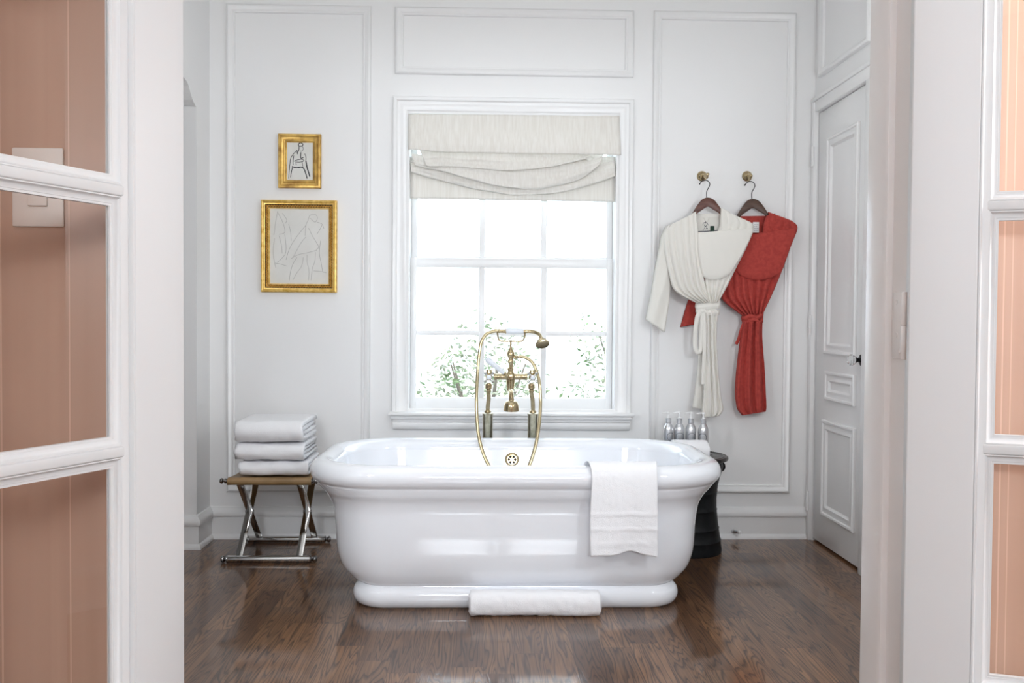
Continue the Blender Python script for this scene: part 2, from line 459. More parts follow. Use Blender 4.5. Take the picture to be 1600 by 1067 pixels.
# door lining with a stop, right and left jamb and head
bm = B()
prof = lambda s: [(0, YD0), (.03 * s, YD0), (.03 * s, YD1), (-.004 * s, YD1), (-.007 * s, YD1 - .003), (-.0145 * s, YD0 + .066), (-.0115 * s, YD0 + .058), (-.001 * s, YD0 + .056), (0, YD0 + .052)]
for X, s in ((JR, 1), (JL, -1)):
    pr = [(X + o, y) for o, y in prof(s)]
    a = [bm.verts.new((x, y, 0)) for x, y in pr]; b = [bm.verts.new((x, y, ZH)) for x, y in pr]; n = len(pr)
    for i in range(n): bm.faces.new((a[i], a[(i + 1) % n], b[(i + 1) % n], b[i]))
    bm.faces.new(a); bm.faces.new(b)
box(bm, JL, JR, YD0 + .06, YD1, ZH - .03, ZH)
struct('trim_1', bm, 'gloss', smooth=True)

# wall panel mouldings
PM = [(0, 0), (0, .016), (.004, .021), (.012, .023), (.022, .018), (.032, .012), (.036, .013), (.04, .011), (.042, 0)]
for i, r in enumerate(((-1.34, .246, -.60, 2.765), (-.474, 2.421, .763, 2.765), (.87, .245, 1.619, 2.767))):
    bm = B(); frame(bm, (0, YB, 0), (1, 0, 0), (0, 0, 1), (0, -1, 0), r, PM); struct('trim_%d' % (i + 2), bm, 'trim')
bm = B(); frame(bm, (XR, 0, 0), (0, 1, 0), (0, 0, 1), (-1, 0, 0), (4.01, 2.415, 4.62, 2.90), PM); struct('trim_5', bm, 'trim')

BP = [(0, 0), (.028, 0), (.028, .008), (.024, .018), (.015, .026), (.014, .115), (.022, .118), (.026, .128), (.024, .145), (.012, .158), (.008, .166), (0, .168)]
bm = B(); sweep(bm, [(1.716, YB), (XL, YB), (XL, AJ), (-3.3, AJ)], BP); struct('baseboard_back', bm, 'trim')
bm = B(); sweep(bm, [(XR, YD1), (XR, 3.93)], BP); struct('baseboard_right', bm, 'trim')
bm = B(); sweep(bm, [(XL, 2.9), (XL, YD1)], BP); struct('baseboard_left', bm, 'trim')

# ---- window
w = bpy.data.objects.new('window_1', None); col.objects.link(w); w.location = (.14, YB, WZ0); w['kind'] = 'structure'
CP = [(0, 0), (0, .020), (.003, .026), (.014, .027), (.021, .023), (.024, .015), (.036, .015), (.040, .012), (.070, .012), (.076, .006), (.083, .004), (.083, -.01)]
bm = B(); frame(bm, (0, YB, 0), (1, 0, 0), (0, 0, 1), (0, -1, 0), (-.485, .60, .768, 2.305), CP); struct('window_frame', bm, 'trim', w)
bm = B(); frame(bm, (0, YB + .16, 0), (1, 0, 0), (0, 0, 1), (0, -1, 0), (WX0 - .002, WZ0 - .002, WX1 + .002, WZ1 + .002), [(0, 0), (0, .17), (.006, .17), (.006, 0)]); struct('window_lining', bm, 'trim', w)
bm = B(); box(bm, -.499, .782, 4.635, YB + .09, .650, .668, .006)
box(bm, -.487, .770, 4.652, YB, .632, .650, .003)
SP = [(0, .575), (.020, .575), (.028, .583), (.030, .600), (.028, .612), (.034, .616), (.036, .632), (0, .632)]
a = [bm.verts.new((-.478, YB - o, z)) for o, z in SP]; b = [bm.verts.new((.762, YB - o, z)) for o, z in SP]
for i in range(len(SP)): bm.faces.new((a[i], a[(i + 1) % len(SP)], b[(i + 1) % len(SP)], b[i]))
bm.faces.new(a); bm.faces.new(b); struct('window_sill', bm, 'trim', w)
GP = [(0, 0), (0, .034), (.020, .034), (.027, .028), (.031, .02), (.033, 0)]
for nm, Y, z0, z1, rows, sb, st in (('lower', 4.80, WZ0, 1.479, (1.079,), .066, .051), ('upper', 4.838, 1.44, WZ1, (1.83,), .05, .05)):
    bm = B()
    # rails and stiles
    x0, x1 = WX0 + .004, WX1 - .004; g0, g1 = -.366, .648
    box(bm, x0, g0, Y - .017, Y + .017, z0, z1, .004); box(bm, g1, x1, Y - .017, Y + .017, z0, z1, .004)
    box(bm, g0 - .002, g1 + .002, Y - .0165, Y + .0165, z0, z0 + sb, .004); box(bm, g0 - .002, g1 + .002, Y - .0165, Y + .0165, z1 - st, z1, .004)
    for x in (-.0195, .3125): box(bm, x - .0155, x + .0155, Y - .012, Y + .012, z0 + sb - .003, z1 - st + .003, .004)
    for z in rows: box(bm, g0 - .003, g1 + .003, Y - .0115, Y + .0115, z - .0125, z + .0125, .004)
    s = struct('sash', bm, 'trim', w)
    bm = B(); box(bm, g0 - .004, g1 + .004, Y - .0015, Y + .0015, z0 + .02, z1 - .02); struct('pane', bm, 'glass', s, smooth=False)

# ---- closet door in the right wall
d = bpy.data.objects.new('door_1', None); col.objects.link(d); d.location = (1.765, 4.34, 0); d['kind'] = 'structure'
XD = 1.737
bm = B(); box(bm, XD, XD + .04, DY0 + .003, DY1 - .003, .012, DZ - .004, .002)
struct('door_leaf', bm, 'trim', d)
DP = [(0, 0), (0, .012), (.006, .016), (.014, .014), (.018, .008), (.028, .006), (.036, .010), (.046, .011), (.052, .004), (.056, 0)]
for r in ((4.135, .99, 4.52, 2.085), (4.135, .757, 4.50, .903), (4.125, .165, 4.527, .654)):
    bm = B(); frame(bm, (XD, 0, 0), (0, 1, 0), (0, 0, 1), (-1, 0, 0), r, DP); struct('panel_moulding', bm, 'trim', d)
# casing round the door
bm = B()
box(bm, 1.708, XR + .12, DY1, 4.694, 0, 2.315, .004); box(bm, 1.712, XR + .1, DY0 - .085, DY0, 0, DZ + .001, .003)
box(bm, 1.7125, XR + .1, DY0 - .083, 4.693, DZ, 2.312, .004); box(bm, 1.704, XR, DY0 - .09, 4.697, 2.300, 2.320, .005)
struct('door_casing', bm, 'trim', d)
for z in (2.015, 1.135, .21):
    bm = B(); lathe(bm, [(.004, -.052), (.007, -.050), (.007, .050), (.004, .052)], (1.703, DY1 - .004, z), seg=14)
    box(bm, 1.7045, 1.709, DY1 + .001, DY1 + .026, z - .048, z + .048, .001); struct('hinge', bm, 'trim', d)
k0 = Vector((XD, 4.083, .977))
bm = B(); lathe(bm, [(.026, 0), (.027, .002), (.024, .005), (.013, .007), (.009, .014), (.010, .022), (.014, .026), (.012, .030)], k0, (-1, 0, 0), 24)
kn = struct('door_knob', bm, 'black', d)
bm = B(); lathe(bm, [(.012, .028), (.022, .034), (.027, .044), (.026, .054), (.018, .062), (0, .064)], k0, (-1, 0, 0), 12); struct('glass_grip', bm, 'crystal', kn, smooth=False)

# ---- the two french doors, open towards the hall
def french_door(name, corner, ang, side, label_knuckle):
    """corner: the visible edge of the leaf at the hinge; ang: direction of the leaf seen from above; side: +1 right, -1 left"""
    D = bpy.data.objects.new(name, None); col.objects.link(D); D.location = (corner[0], corner[1], 0); D['kind'] = 'structure'
    dv = Vector((math.cos(ang), math.sin(ang), 0)); nv = Vector((dv.y, -dv.x, 0)) * (1 if side > 0 else -1)   # nv: towards the camera side
    o = Vector((corner[0], corner[1], 0)); W, T, Z0, Z1 = .636, .045, .012, ZH - .04
    mtx = Matrix((dv.to_4d(), nv.to_4d(), Vector((0, 0, 1, 0)), Vector((0, 0, 0, 1)))).transposed(); mtx.translation = o
    S = .104; sz = (.0, .34)
    zs = [.30, .543, .943, 1.343, 1.743, 2.143, 2.36]            # muntin centres
    t = B()
    box(t, 0, S, -T, 0, Z0, Z1, .003, 3); box(t, W - S, W, -T, 0, Z0, Z1, .003, 3)
    box(t, S - .002, W - S + .002, -T + .0005, -.0005, Z0, .30, .001); box(t, S - .002, W - S + .002, -T + .0005, -.0005, 2.30, Z1, .001)
    cells = [(.30, .543), (.543, .943), (.943, 1.343), (1.343, 1.743), (1.743, 2.143), (2.143, 2.30)]
    S2, hm = S + .016, .0085
    for z in (.543, .943, 1.343, 1.743, 2.143):
        box(t, S2 - .004, W - S2 + .004, -T + .0085, -.0085, z - hm, z + hm, .003, 3)
    # stepped border round the glazed field, then a cove down to every pane, on both faces
    BR = [(0, -.0005), (.003, -.0005), (.0055, -.004), (.006, -.0075), (.012, -.0085), (.0165, -.0100), (.0165, -.0215), (0, -.0215)]
    ST = [(0, -.0100), (.002, -.0103), (.0035, -.0125), (.006, -.0155), (.0095, -.0170), (.0115, -.0172), (.012, -.0180), (.0155, -.0182), (.016, -.0215), (0, -.0215)]
    for sgn in (0, 1):
        H = (lambda h: h) if not sgn else (lambda h: -T - h)
        fields = [(S, W - S, .30, 2.30, BR)] + [(S2, W - S2, (za + hm) if za > .31 else .316, (zb - hm) if zb < 2.29 else 2.284, ST) for za, zb in cells]
        for u0, u1, v0, v1, P in fields:
            rings = [[t.verts.new((u, H(hh), v)) for u, v in ((u0 + dd, v0 + dd), (u1 - dd, v0 + dd), (u1 - dd, v1 - dd), (u0 + dd, v1 - dd))] for dd, hh in P]
            for a_, b_ in zip(rings, rings[1:] + [rings[0]]):
                for k in range(4): t.faces.new((a_[k], a_[(k + 1) % 4], b_[(k + 1) % 4], b_[k]))
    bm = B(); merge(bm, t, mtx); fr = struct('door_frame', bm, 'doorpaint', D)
    for (za, zb) in cells:
        t = B(); box(t, S2 + .006, W - S2 - .006, -T / 2 - .0015, -T / 2 + .0015, za + .013, zb - .013)
        bm = B(); merge(bm, t, mtx); struct('pane', bm, 'glass', D, smooth=False)
    return D, mtx


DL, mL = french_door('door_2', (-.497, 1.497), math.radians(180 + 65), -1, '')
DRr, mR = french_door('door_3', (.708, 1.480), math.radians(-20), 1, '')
for z in (1.145, .28, 2.10):
    # painted butt hinge of the right leaf: flat leaf with screws on the jamb, knuckles
    bm = B(); box(bm, JR - .0022, JR + .002, YD0 + .004, YD0 + .05, z - .058, z + .058, .001)
    for dy, dz in ((.036, .042), (.018, .014), (.034, -.016), (.022, -.044)):
        lathe(bm, [(.0045, 0), (.004, .0006), (.0012, .0002)], (JR - .0022, YD0 + dy, z + dz), (-1, 0, 0), 12)
    for k in range(2):
        z0 = z - .058 + k * .058
        lathe(bm, [(.0055, .0005), (.0065, .002), (.0065, .0565), (.0055, .058)], (JR - .008, YD0 - .008, z0), seg=16)
    struct('hinge', bm, 'gloss', DRr)
    bm = B(); lathe(bm, [(.0055, 0), (.0065, .002), (.0065, .114), (.0055, .116)], (-.552, YD0 - .012, z - .058), seg=16)
    box(bm, -.566, -.505, YD0 - .016, YD0 - .008, z - .055, z + .055, .001)
    struct('hinge', bm, 'gloss', DL)

# switch on the pink wall behind the left door
t = thing('light_switch', 'beige light switch plate on the pink wall behind the glazed door', 'light switch', (-.744, YD0, 1.364))
bm = B(); box(bm, -.786, -.702, YD0 - .006, YD0, 1.299, 1.430, .003); obj('switch_plate', bm, 'plate', t)
bm = B(); box(bm, -.758, -.726, YD0 - .012, YD0 - .005, 1.333, 1.372, .002); obj('rocker', bm, 'plate', t)
# door stop on the baseboard
t = thing('door_stop', 'small white spring door stop screwed to the baseboard near the corner', 'door stop', (at(1146, 830, 4.68).x, 4.686, at(1146, 830, 4.68).z))
p = Vector(t.location)
bm = B(); lathe(bm, [(.012, 0), (.012, .003), (.006, .005)] + [(.006 + .0015 * (k % 2), .006 + .003 * k) for k in range(14)] + [(.005, .05)], p, (.35, -1, .1), 14); obj('spring', bm, 'silver', t)
bm = B(); q = p + Vector((.35, -1, .1)).normalized() * .048; lathe(bm, [(.0085, 0), (.0095, .002), (.0095, .014), (.006, .017), (0, .017)], q, (.35, -1, .1), 16); obj('rubber_tip', bm, 'white', t)
# ------------------------------------------------------------------ bathtub
TX, TY = .134, 3.90


def rrect(a, bb, r, n=28):
    """rounded rectangle outline, half sizes a x bb, corner radius r, fixed vertex count"""
    pts = []
    for cx, cy, a0 in ((a - r, bb - r, 0), (-a + r, bb - r, 90), (-a + r, -bb + r, 180), (a - r, -bb + r, 270)):
        for k in range(n + 1):
            t = math.radians(a0 + 90 * k / n); pts.append((cx + r * math.cos(t), cy + r * math.sin(t)))
    out = []
    m = len(pts)
    for i in range(m):          # extra points along the straights
        p, q = pts[i], pts[(i + 1) % m]; out.append(p)
        if (i + 1) % (n + 1) == 0:
            for k in range(1, 12): out.append((p[0] + (q[0] - p[0]) * k / 12, p[1] + (q[1] - p[1]) * k / 12))
    return out


def loft(bm, secs, cx, cy, cap0=True, cap1=True):
    rings = [[bm.verts.new((cx + x, cy + y, s[3])) for x, y in rrect(s[0], s[1], min(s[2], s[1] - .004))] for s in secs]
    n = len(rings[0])
    for a, b in zip(rings, rings[1:]):
        for k in range(n): bm.faces.new((a[k], a[(k + 1) % n], b[(k + 1) % n], b[k]))
    if cap0: bm.faces.new(rings[0])
    if cap1: bm.faces.new(rings[-1])
    return bm


tub = thing('bathtub', 'freestanding white double-ended bathtub with a rolled rim in the middle of the floor', 'bathtub', (TX, TY, 0))
foot = [(.640, .347, .115, 0), (.654, .360, .12, .010), (.663, .370, .125, .028), (.665, .372, .125, .048), (.659, .366, .12, .068), (.645, .353, .115, .083), (.640, .350, .115, .092)]
bm = B(); loft(bm, spline(foot, 4), TX, TY); obj('plinth', bm, 'ceramic', tub, angle=60)
body = [(.640, .350, .12, .088), (.664, .362, .14, .100), (.690, .374, .165, .120), (.716, .386, .185, .150), (.734, .3970, .20, .20), (.740, .4013, .205, .25), (.744, .4040, .215, .30), (.750, .4055, .225, .345), (.762, .4070, .24, .395), (.782, .416, .255, .432), (.803, .4285, .27, .456), (.819, .435, .28, .474), (.831, .4385, .287, .4865)]
secs = spline(body, 4)
rim = []
for k in range(0, 25):
    t = math.radians(-52 + 232 * k / 24); c, s_ = math.cos(t), math.sin(t)
    rim.append((.805 + .051 * c, .408 + .050 * c, .275 + .03 * c, .531 + .050 * s_))
inner = [(.748, .352, .24, .50), (.738, .342, .235, .45), (.722, .330, .23, .38), (.700, .314, .22, .29), (.668, .292, .20, .21), (.60, .25, .17, .15), (.48, .18, .12, .128), (.2, .08, .05, .122)]
bm = B(); loft(bm, secs + rim, TX, TY, True, False); obj('tub_body', bm, 'ceramic', tub, angle=75)
bm = B(); loft(bm, [rim[-1]] + spline(inner, 4), TX, TY, False, True); obj('tub_basin', bm, 'ceramic', tub, angle=75)
# overflow grille on the inner back wall
oc = at(800, 718, TY + .352)
bm = B(); ax = Vector((0, -1, .16)).normalized()
lathe(bm, [(.034, -.006), (.034, .002), (.031, .006), (.026, .0075), (.0245, .004), (0, .0035)], oc, ax, 40)
og = obj('overflow_grille', bm, 'brass', tub, label='round brass overflow grille')
qv = Vector((0, 0, 1)).rotation_difference(ax).to_matrix()
bm = B()
for k in range(6):
    a = 2 * PI * k / 6; lathe(bm, [(.0060, 0), (.0060, .0008), (0, .001)], oc + qv @ Vector((.0150 * math.cos(a), .0150 * math.sin(a), .0038)), ax, 14)
obj('grille_hole', bm, 'dark', og)
bm = B(); lathe(bm, [(.003, 0), (.003, .001), (0, .0014)], oc + qv @ Vector((0, 0, .0036)), ax, 12); obj('grille_screw', bm, 'silver', og)

# ------------------------------------------------------------------ floor standing tub filler
FY = 4.425
f = thing('tub_filler', 'brass floor-standing bath mixer with hand shower behind the white bathtub', 'bath tap', (at(797, 690, FY).x, FY, 0))
X = lambda px, py, Y=FY: at(px, py, Y)
LXL, LXR = X(762, 660).x, X(832.5, 660).x
ztop = X(762, 645).z
for x in (LXL, LXR):
    bm = B(); lathe(bm, [(.034, 0), (.034, .006), (.029, .012), (.0250, .016), (.0250, ztop - .012), (.0265, ztop - .010), (.0265, ztop - .002), (.018, ztop + .002), (.010, ztop + .004)], (x, FY, 0), seg=28)
    obj('standpipe', bm, 'nickel', f)
zb = X(797, 588).z
for px0, px1, x in ((763, 763.5, LXL), (831, 831.5, LXR)):
    top = Vector((X(px1 if x < 0.2 else 830, 600).x, FY - .03, zb - .012))
    pth = spline([(x, FY, ztop), (x, FY - .002, ztop + .03), (x + (.004 if x == LXL else -.003), FY - .012, ztop + .07), (top.x, FY - .026, ztop + .11), (top.x, FY - .03, zb - .03)], 6)
    bm = B(); tube(bm, pth, .0105, 16); lathe(bm, [(.016, 0), (.0175, .004), (.016, .010), (.0105, .016)], (x, FY, ztop), seg=20)
    lathe(bm, [(.0115, 0), (.017, .006), (.0165, .012), (.0175, .018), (.0165, .026), (.012, .03)], (top.x, FY - .03, zb - .062), seg=20)
    lathe(bm, [(.0105, 0), (.0135, .008), (.0105, .016)], (top.x, FY - .029, ztop + .105), seg=20)
    obj('union_pipe', bm, 'brass', f)
    # cross handle with a porcelain button
    hc = Vector((X(764 if x < .2 else 831, 588).x, FY - .03, zb))
    bm = B(); lathe(bm, [(.0155, -.035), (.0165, -.02), (.0165, .012), (.012, .018), (.0075, .024), (.0075, .036), (.011, .040), (.013, .046), (.0125, .052), (.008, .055)], hc, (0, -1, .0), 22)
    lathe(bm, [(.013, -.034), (.016, -.02), (.016, .012), (.012, .018)], hc, (0, 0, -1), 20)
    vb = obj('valve_body', bm, 'brass', f)
    bm = B()
    for k in range(4):
        a = math.radians(45 + 90 * k); u = Vector((math.cos(a), 0, math.sin(a))); b0 = hc + Vector((0, -.046, 0))
        lathe(bm, [(.0052, .008), (.0042, .014), (.0046, .022), (.0066, .027), (.0066, .031), (.003, .034)], b0, u, 12)
    hd = obj('cross_handle', bm, 'chrome', f, label='cross-shaped pale tap handle')
    bm = B(); lathe(bm, [(.0115, .050), (.0115, .056), (.009, .0585), (0, .0595)], hc, (0, -1, 0), 20); obj('porcelain_button', bm, 'porcelain', hd)
# bridge, centre body, spout
xc = X(797.5, 588).x
bm = B()
for s in (-1, 1): lathe(bm, [(.0195, .012), (.0165, .02), (.0150, .028), (.0150, .070), (.0175, .074), (.0165, .082)], (xc, FY - .03, zb), (s, 0, 0), 22)
lathe(bm, [(.011, -.075), (.017, -.066), (.0185, -.05), (.021, -.03), (.0225, -.01), (.0225, .012), (.017, .02), (.0135, .03), (.0165, .036), (.0165, .042), (.012, .046), (.012, .066), (.0155, .072), (.014, .082), (.010, .09), (.013, .094), (.019, .106), (.0195, .114), (.015, .126), (.008, .136), (.0055, .15)], (xc, FY - .03, zb), seg=26)
lathe(bm, [(.019, .0), (.0185, .02), (.013, .026), (.015, .03), (.015, .035), (.011, .04), (0, .042)], (xc, FY - .03, zb), (0, -1, 0), 24)
obj('mixer_body', bm, 'brass', f)
sp0 = Vector((xc, FY - .03, zb - .06)); so = at(799, 634, 4.20)
pth = spline([tuple(sp0), (xc, FY - .05, zb - .085), (xc + .001, FY - .10, zb - .085), (so.x, FY - .16, so.z + .065), (so.x, 4.215, so.z + .045), (so.x, 4.205, so.z + .020)], 6)
bm = B(); tube(bm, pth, [.0115] * (len(pth) - 5) + [.0115, .0125, .0135, .0145, .016], 18)
lathe(bm, [(.016, .024), (.024, .022), (.031, .014), (.0345, .002), (.036, -.014), (.037, -.022), (.034, -.022), (.033, -.012), (.028, .004), (0, .006)], (so.x, 4.20, so.z), (0, -.12, 1), 32)
obj('spout', bm, 'brass', f, label='brass bell-shaped spout')
# diverter lever with porcelain handle
p0 = Vector((X(791, 585).x, FY - .062, X(791, 585).z)); p1 = at(760, 560, FY - .10)
dv = (p1 - p0)
bm = B(); lathe(bm, [(.009, -.012), (.010, 0), (.0075, .006), (.0085, .012), (.010, .016), (.008, .02)], p0, dv, 18); lv = obj('diverter_lever', bm, 'brass', f)
L_ = dv.length
bm = B(); lathe(bm, [(.008, .018), (.0105, .024), (.0135, L_ * .6), (.0150, L_ * .85), (.0135, L_ - .004), (.009, L_), (0, L_ + .001)], p0, dv, 20); obj('porcelain_lever', bm, 'porcelain', lv, label='white porcelain lever grip')
# cradle
zc0 = zb + .118; ctop = X(797, 533); cl, cr = X(777, 518), X(820, 518)
bm = B(); YF = FY - .03
tube(bm, [(xc, YF, zc0), (xc, YF, ctop.z)], [.0062, .0050], 12)
tube(bm, spline([(cl.x, YF - .005, cl.z), (cl.x + .001, YF - .004, cl.z - .012), (cl.x + .008, YF, ctop.z + .008), (cl.x + .026, YF, ctop.z), (xc, YF, ctop.z), (cr.x - .026, YF, ctop.z), (cr.x - .008, YF, ctop.z + .008), (cr.x - .001, YF - .004, cr.z - .012), (cr.x, YF - .005, cr.z)], 5), .0042, 10)
lathe(bm, [(.004, -.006), (.007, -.004), (.007, .004), (.004, .006)], (xc, YF, ctop.z), (0, 0, 1), 14)
obj('cradle', bm, 'brass', f)
# hand shower: brass ferrules, porcelain grip, rose
YH = YF - .008
hl, hr = X(776, 517, YH), X(823, 518, YH); zz = hl.z
ax = (hr - hl).normalized()
bm = B(); lathe(bm, [(.0085, -.012), (.0095, -.010), (.0085, 0), (.0085, .006), (.0105, .008), (.0105, .014), (.009, .018), (.010, .04), (.0115, .042), (.0115, .05)], hl, ax, 18)
g0, g1 = X(790, 517, YH), X(818, 518, YH)
nk = spline([tuple(g1), tuple(X(826, 517.5, YH)), tuple(X(836, 519, YH - .01)), tuple(X(843, 523, YH - .025)), tuple(X(846, 529, YH - .04))], 5)
hs = obj('hand_shower', bm, 'brass', f)
bm = B(); tube(bm, nk, [.0095] * 5 + [.009] * (len(nk) - 5), 16); obj('shower_neck', bm, 'brass', hs)
bm = B(); Lg = (g1 - g0).length; lathe(bm, [(.0105, 0), (.0135, .006), (.0155, Lg * .5), (.0135, Lg - .006), (.0105, Lg)], g0, ax, 22); obj('porcelain_grip', bm, 'porcelain', hs, label='white porcelain grip')
rc = Vector(nk[-1]); rx = Vector((.12, -.55, -.85)).normalized()
bm = B(); lathe(bm, [(.009, -.006), (.012, -.002), (.011, .004), (.022, .010), (.026, .014), (.0245, .018), (.034, .026), (.036, .032), (.034, .036), (.031, .035), (0, .037)], rc, rx, 32); obj('rose', bm, 'brass', hs)
# hose from the hand shower down into the bath and back up to the mixer
hp = [X(776, 517, YH), X(768, 518.5, YH - .004), X(759, 523, YH - .01), X(752, 535, YH - .02), X(748.5, 555, YH - .03), X(746, 585, YH - .05), X(744.5, 625, YH - .09), X(746, 665, 4.27), X(751, 695, 4.24), X(760, 720, 4.215), X(772, 739, 4.20), X(786, 750, 4.19), X(800, 753, 4.19), X(814, 747, 4.19), X(826, 730, 4.20), X(836, 700, 4.225), X(842, 665, 4.265), X(844.5, 630, 4.32), X(843, 600, YH - .05), X(839.5, 583, YH - .025), X(833, 568, YH - .012), X(824, 560, YH), X(815, 557.5, YF), X(808, 558, YF)]
bm = B(); tube(bm, spline([tuple(p) for p in hp], 8), .0084, 14); obj('shower_hose', bm, 'hose', f, label='long looping brass shower hose')
e = X(800, 558, YF)
bm = B(); lathe(bm, [(.0085, -.006), (.0085, .012), (.010, .014), (.010, .020), (.0075, .024), (.0085, .028), (.0085, .034), (.0062, .04)], (xc + .012, YF, e.z), (1, 0, 0.02), 18); obj('hose_union', bm, 'brass', f)

# ------------------------------------------------------------------ towels
def terry(p, amp=.004, fq=38.): return amp * ns(p[0] * fq, p[1] * fq, p[2] * fq)


# draped over the front rim
def drape(u, v):
    path = [(3.60, .475), (3.567, .535), (3.545, .570), (3.510, .594), (3.480, .599), (3.450, .588), (3.434, .566), (3.426, .535), (3.424, .49), (3.424, .43), (3.425, .37), (3.427, .31), (3.429, .243)]
    i = min(int(v * (len(path) - 1)), len(path) - 2); k = v * (len(path) - 1) - i
    i0, i2, i3 = max(i - 1, 0), i + 1, min(i + 2, len(path) - 1)
    cr = lambda a, b, c, d: .5 * (2 * b + (c - a) * k + (2 * a - 5 * b + 4 * c - d) * k * k + (3 * b - a - 3 * c + d) * k ** 3)
    y = cr(*[path[j][0] for j in (i0, i, i2, i3)]); z = cr(*[path[j][1] for j in (i0, i, i2, i3)])
    xl = XT0 + .016 * min(1, v * 1.15) - .006 * math.sin(v * 9); xr = XT1 - .012 * min(1, v * 1.1) + .004 * math.sin(v * 7 + 1)
    x = xl + (xr - xl) * u
    hang = max(0, v - .6) / .4
    y -= hang * (.006 + .010 * math.sin(u * 6.0 + .7) * hang + .004 * math.sin(u * 15 + v * 3))
    z += hang * (.014 * math.exp(-((u - .62) / .17) ** 2) * hang - .006 * u * hang + .006 * hang * math.sin(u * 3))
    for zb_ in (.405, .345, .29): y -= .0042 * math.exp(-((z - zb_) / .004) ** 2)
    return Vector((x, y + terry((x, y, z), .0012, 70), z))


XT0, XT1 = at(918, 730, 3.44).x, at(1031, 730, 3.44).x
bm = B(); sheet(bm, drape, 46, 90, .011, (0, .55, -.1))
tag(obj('hand_towel', bm, 'towel', angle=180), 'white towel with woven bands draped over the front rim of the bathtub', 'towel', None)
# rolled bath mat on the floor
bm = B(); a = at(732, 968, 3.43); b_ = at(940, 965, 3.44); nx = 60; rings = []
for i in range(nx + 1):
    u = i / nx; x = a.x + (b_.x - a.x) * u; rr = []
    sq = 1 - .35 * max(0, abs(u - .5) * 2 - .985) / .015
    for k in range(40):
        t = 2 * PI * k / 40; c, s_ = math.cos(t), math.sin(t)
        ry, rz = .046 * sq, .047 * sq
        y = 3.472 + ry * math.copysign(abs(c) ** .72, c) + .004 * math.sin(u * 5); z = .0475 + rz * math.copysign(abs(s_) ** .8, s_)
        rr.append(bm.verts.new((x + terry((u * 3, y, z), .004, 40) * (i in (0, nx)), y + terry((x, y, z), .003, 45), max(.0005, z + terry((x, y + 3, z), .003, 45)))))
    rings.append(rr)
for p, q in zip(rings, rings[1:]):
    for k in range(40): bm.faces.new((p[k], p[(k + 1) % 40], q[(k + 1) % 40], q[k]))
bm.faces.new(rings[0]); bm.faces.new(rings[-1])
tag(obj('bath_mat', bm, 'towel', angle=60), 'white rolled bath mat lying on the wooden floor against the tub base', 'bath mat')


def ribbon(bm, path, x0, x1, th, nx=36, wob=.004, seed=0., xend=None):
    """folded towel layer: path in (y, z), extruded along x, thickness th, soft ends"""
    n = len(path); P = [Vector((p[0], p[1])) for p in path]; loops = []
    nrm = []
    for i in range(n):
        d = (P[min(i + 1, n - 1)] - P[max(i - 1, 0)]).normalized(); nrm.append(Vector((-d.y, d.x)))
    cap = [math.radians(k * 36) for k in range(1, 5)]
    out = [(P[i] + nrm[i] * th / 2) for i in range(n)]
    dl = (P[-1] - P[-2]).normalized(); ends = [P[-1] + nrm[-1] * th / 2 * math.cos(t) + dl * th / 2 * math.sin(t) for t in cap]
    back = [(P[i] - nrm[i] * th / 2) for i in range(n - 1, -1, -1)]
    d0 = (P[0] - P[1]).normalized(); st = [P[0] - nrm[0] * th / 2 * math.cos(t) + d0 * th / 2 * math.sin(t) for t in cap]
    loop = out + ends + back + st; m = len(loop); cen = sum(loop, Vector((0, 0))) / m
    for i in range(nx + 1):
        u = i / nx; e_ = min(u, 1 - u) * nx; k_ = 1. if e_ >= 2 else (.72, .93)[int(e_)]
        rr = []
        for j, q in enumerate(loop):
            mid = P[min(j, n - 1)] if j < n else (P[-1] if j < n + 4 else (P[n - 1 - (j - n - 4)] if j < 2 * n + 4 else P[0]))
            qq = mid + (q - mid) * k_
            xx = x0 + (x1 - x0) * u + (0 if 1 < i < nx - 1 else wob * 2.2 * ns(qq.x * 25 + seed, qq.y * 40, seed + u))
            y, z = qq.x, qq.y
            rr.append(bm.verts.new((xx, y + wob * ns(xx * 22 + seed, y * 22, z * 22), z + wob * ns(xx * 14 + seed + 5, y * 18, z * 30) + terry((xx, y, z), .0016, 55))))
        loops.append(rr)
    for p, q in zip(loops, loops[1:]):
        for k in range(m): bm.faces.new((p[k], p[(k + 1) % m], q[(k + 1) % m], q[k]))
    bm.faces.new(loops[0]); bm.faces.new(loops[-1])


def folded(name, z0, h, yf, yb, x0, x1, label, seed):
    """bath towel folded in half twice: an outer and an inner U with the fold to the front"""
    bm = B(); th = h * .27
    def U(zl, zh, y0, y1):
        r = (zh - zl) / 2; c = (y0 + r, (zl + zh) / 2)
        p = [(y1 - k * (y1 - c[0]) / 9, zl) for k in range(9)]
        p += [(c[0] + r * 1.15 * math.cos(math.radians(a)) , c[1] + r * math.sin(math.radians(a))) for a in range(270, 89, -18)]
        p += [(c[0] + (y1 - c[0]) * k / 9, zh) for k in range(1, 10)]
        return p
    ribbon(bm, U(z0 + th / 2, z0 + h - th / 2, yf, yb), x0, x1, th, 40, .005, seed)
    th2 = h * .235
    ribbon(bm, U(z0 + th + th2 / 2 - .001, z0 + h - th - th2 / 2 + .001, yf + th * 1.1, yb - .006), x0 + .006, x1 - .003, th2, 40, .005, seed + 9)
    return tag(obj(name, bm, 'towel', angle=180), label, 'towel', 'folded towels on the camp stool')


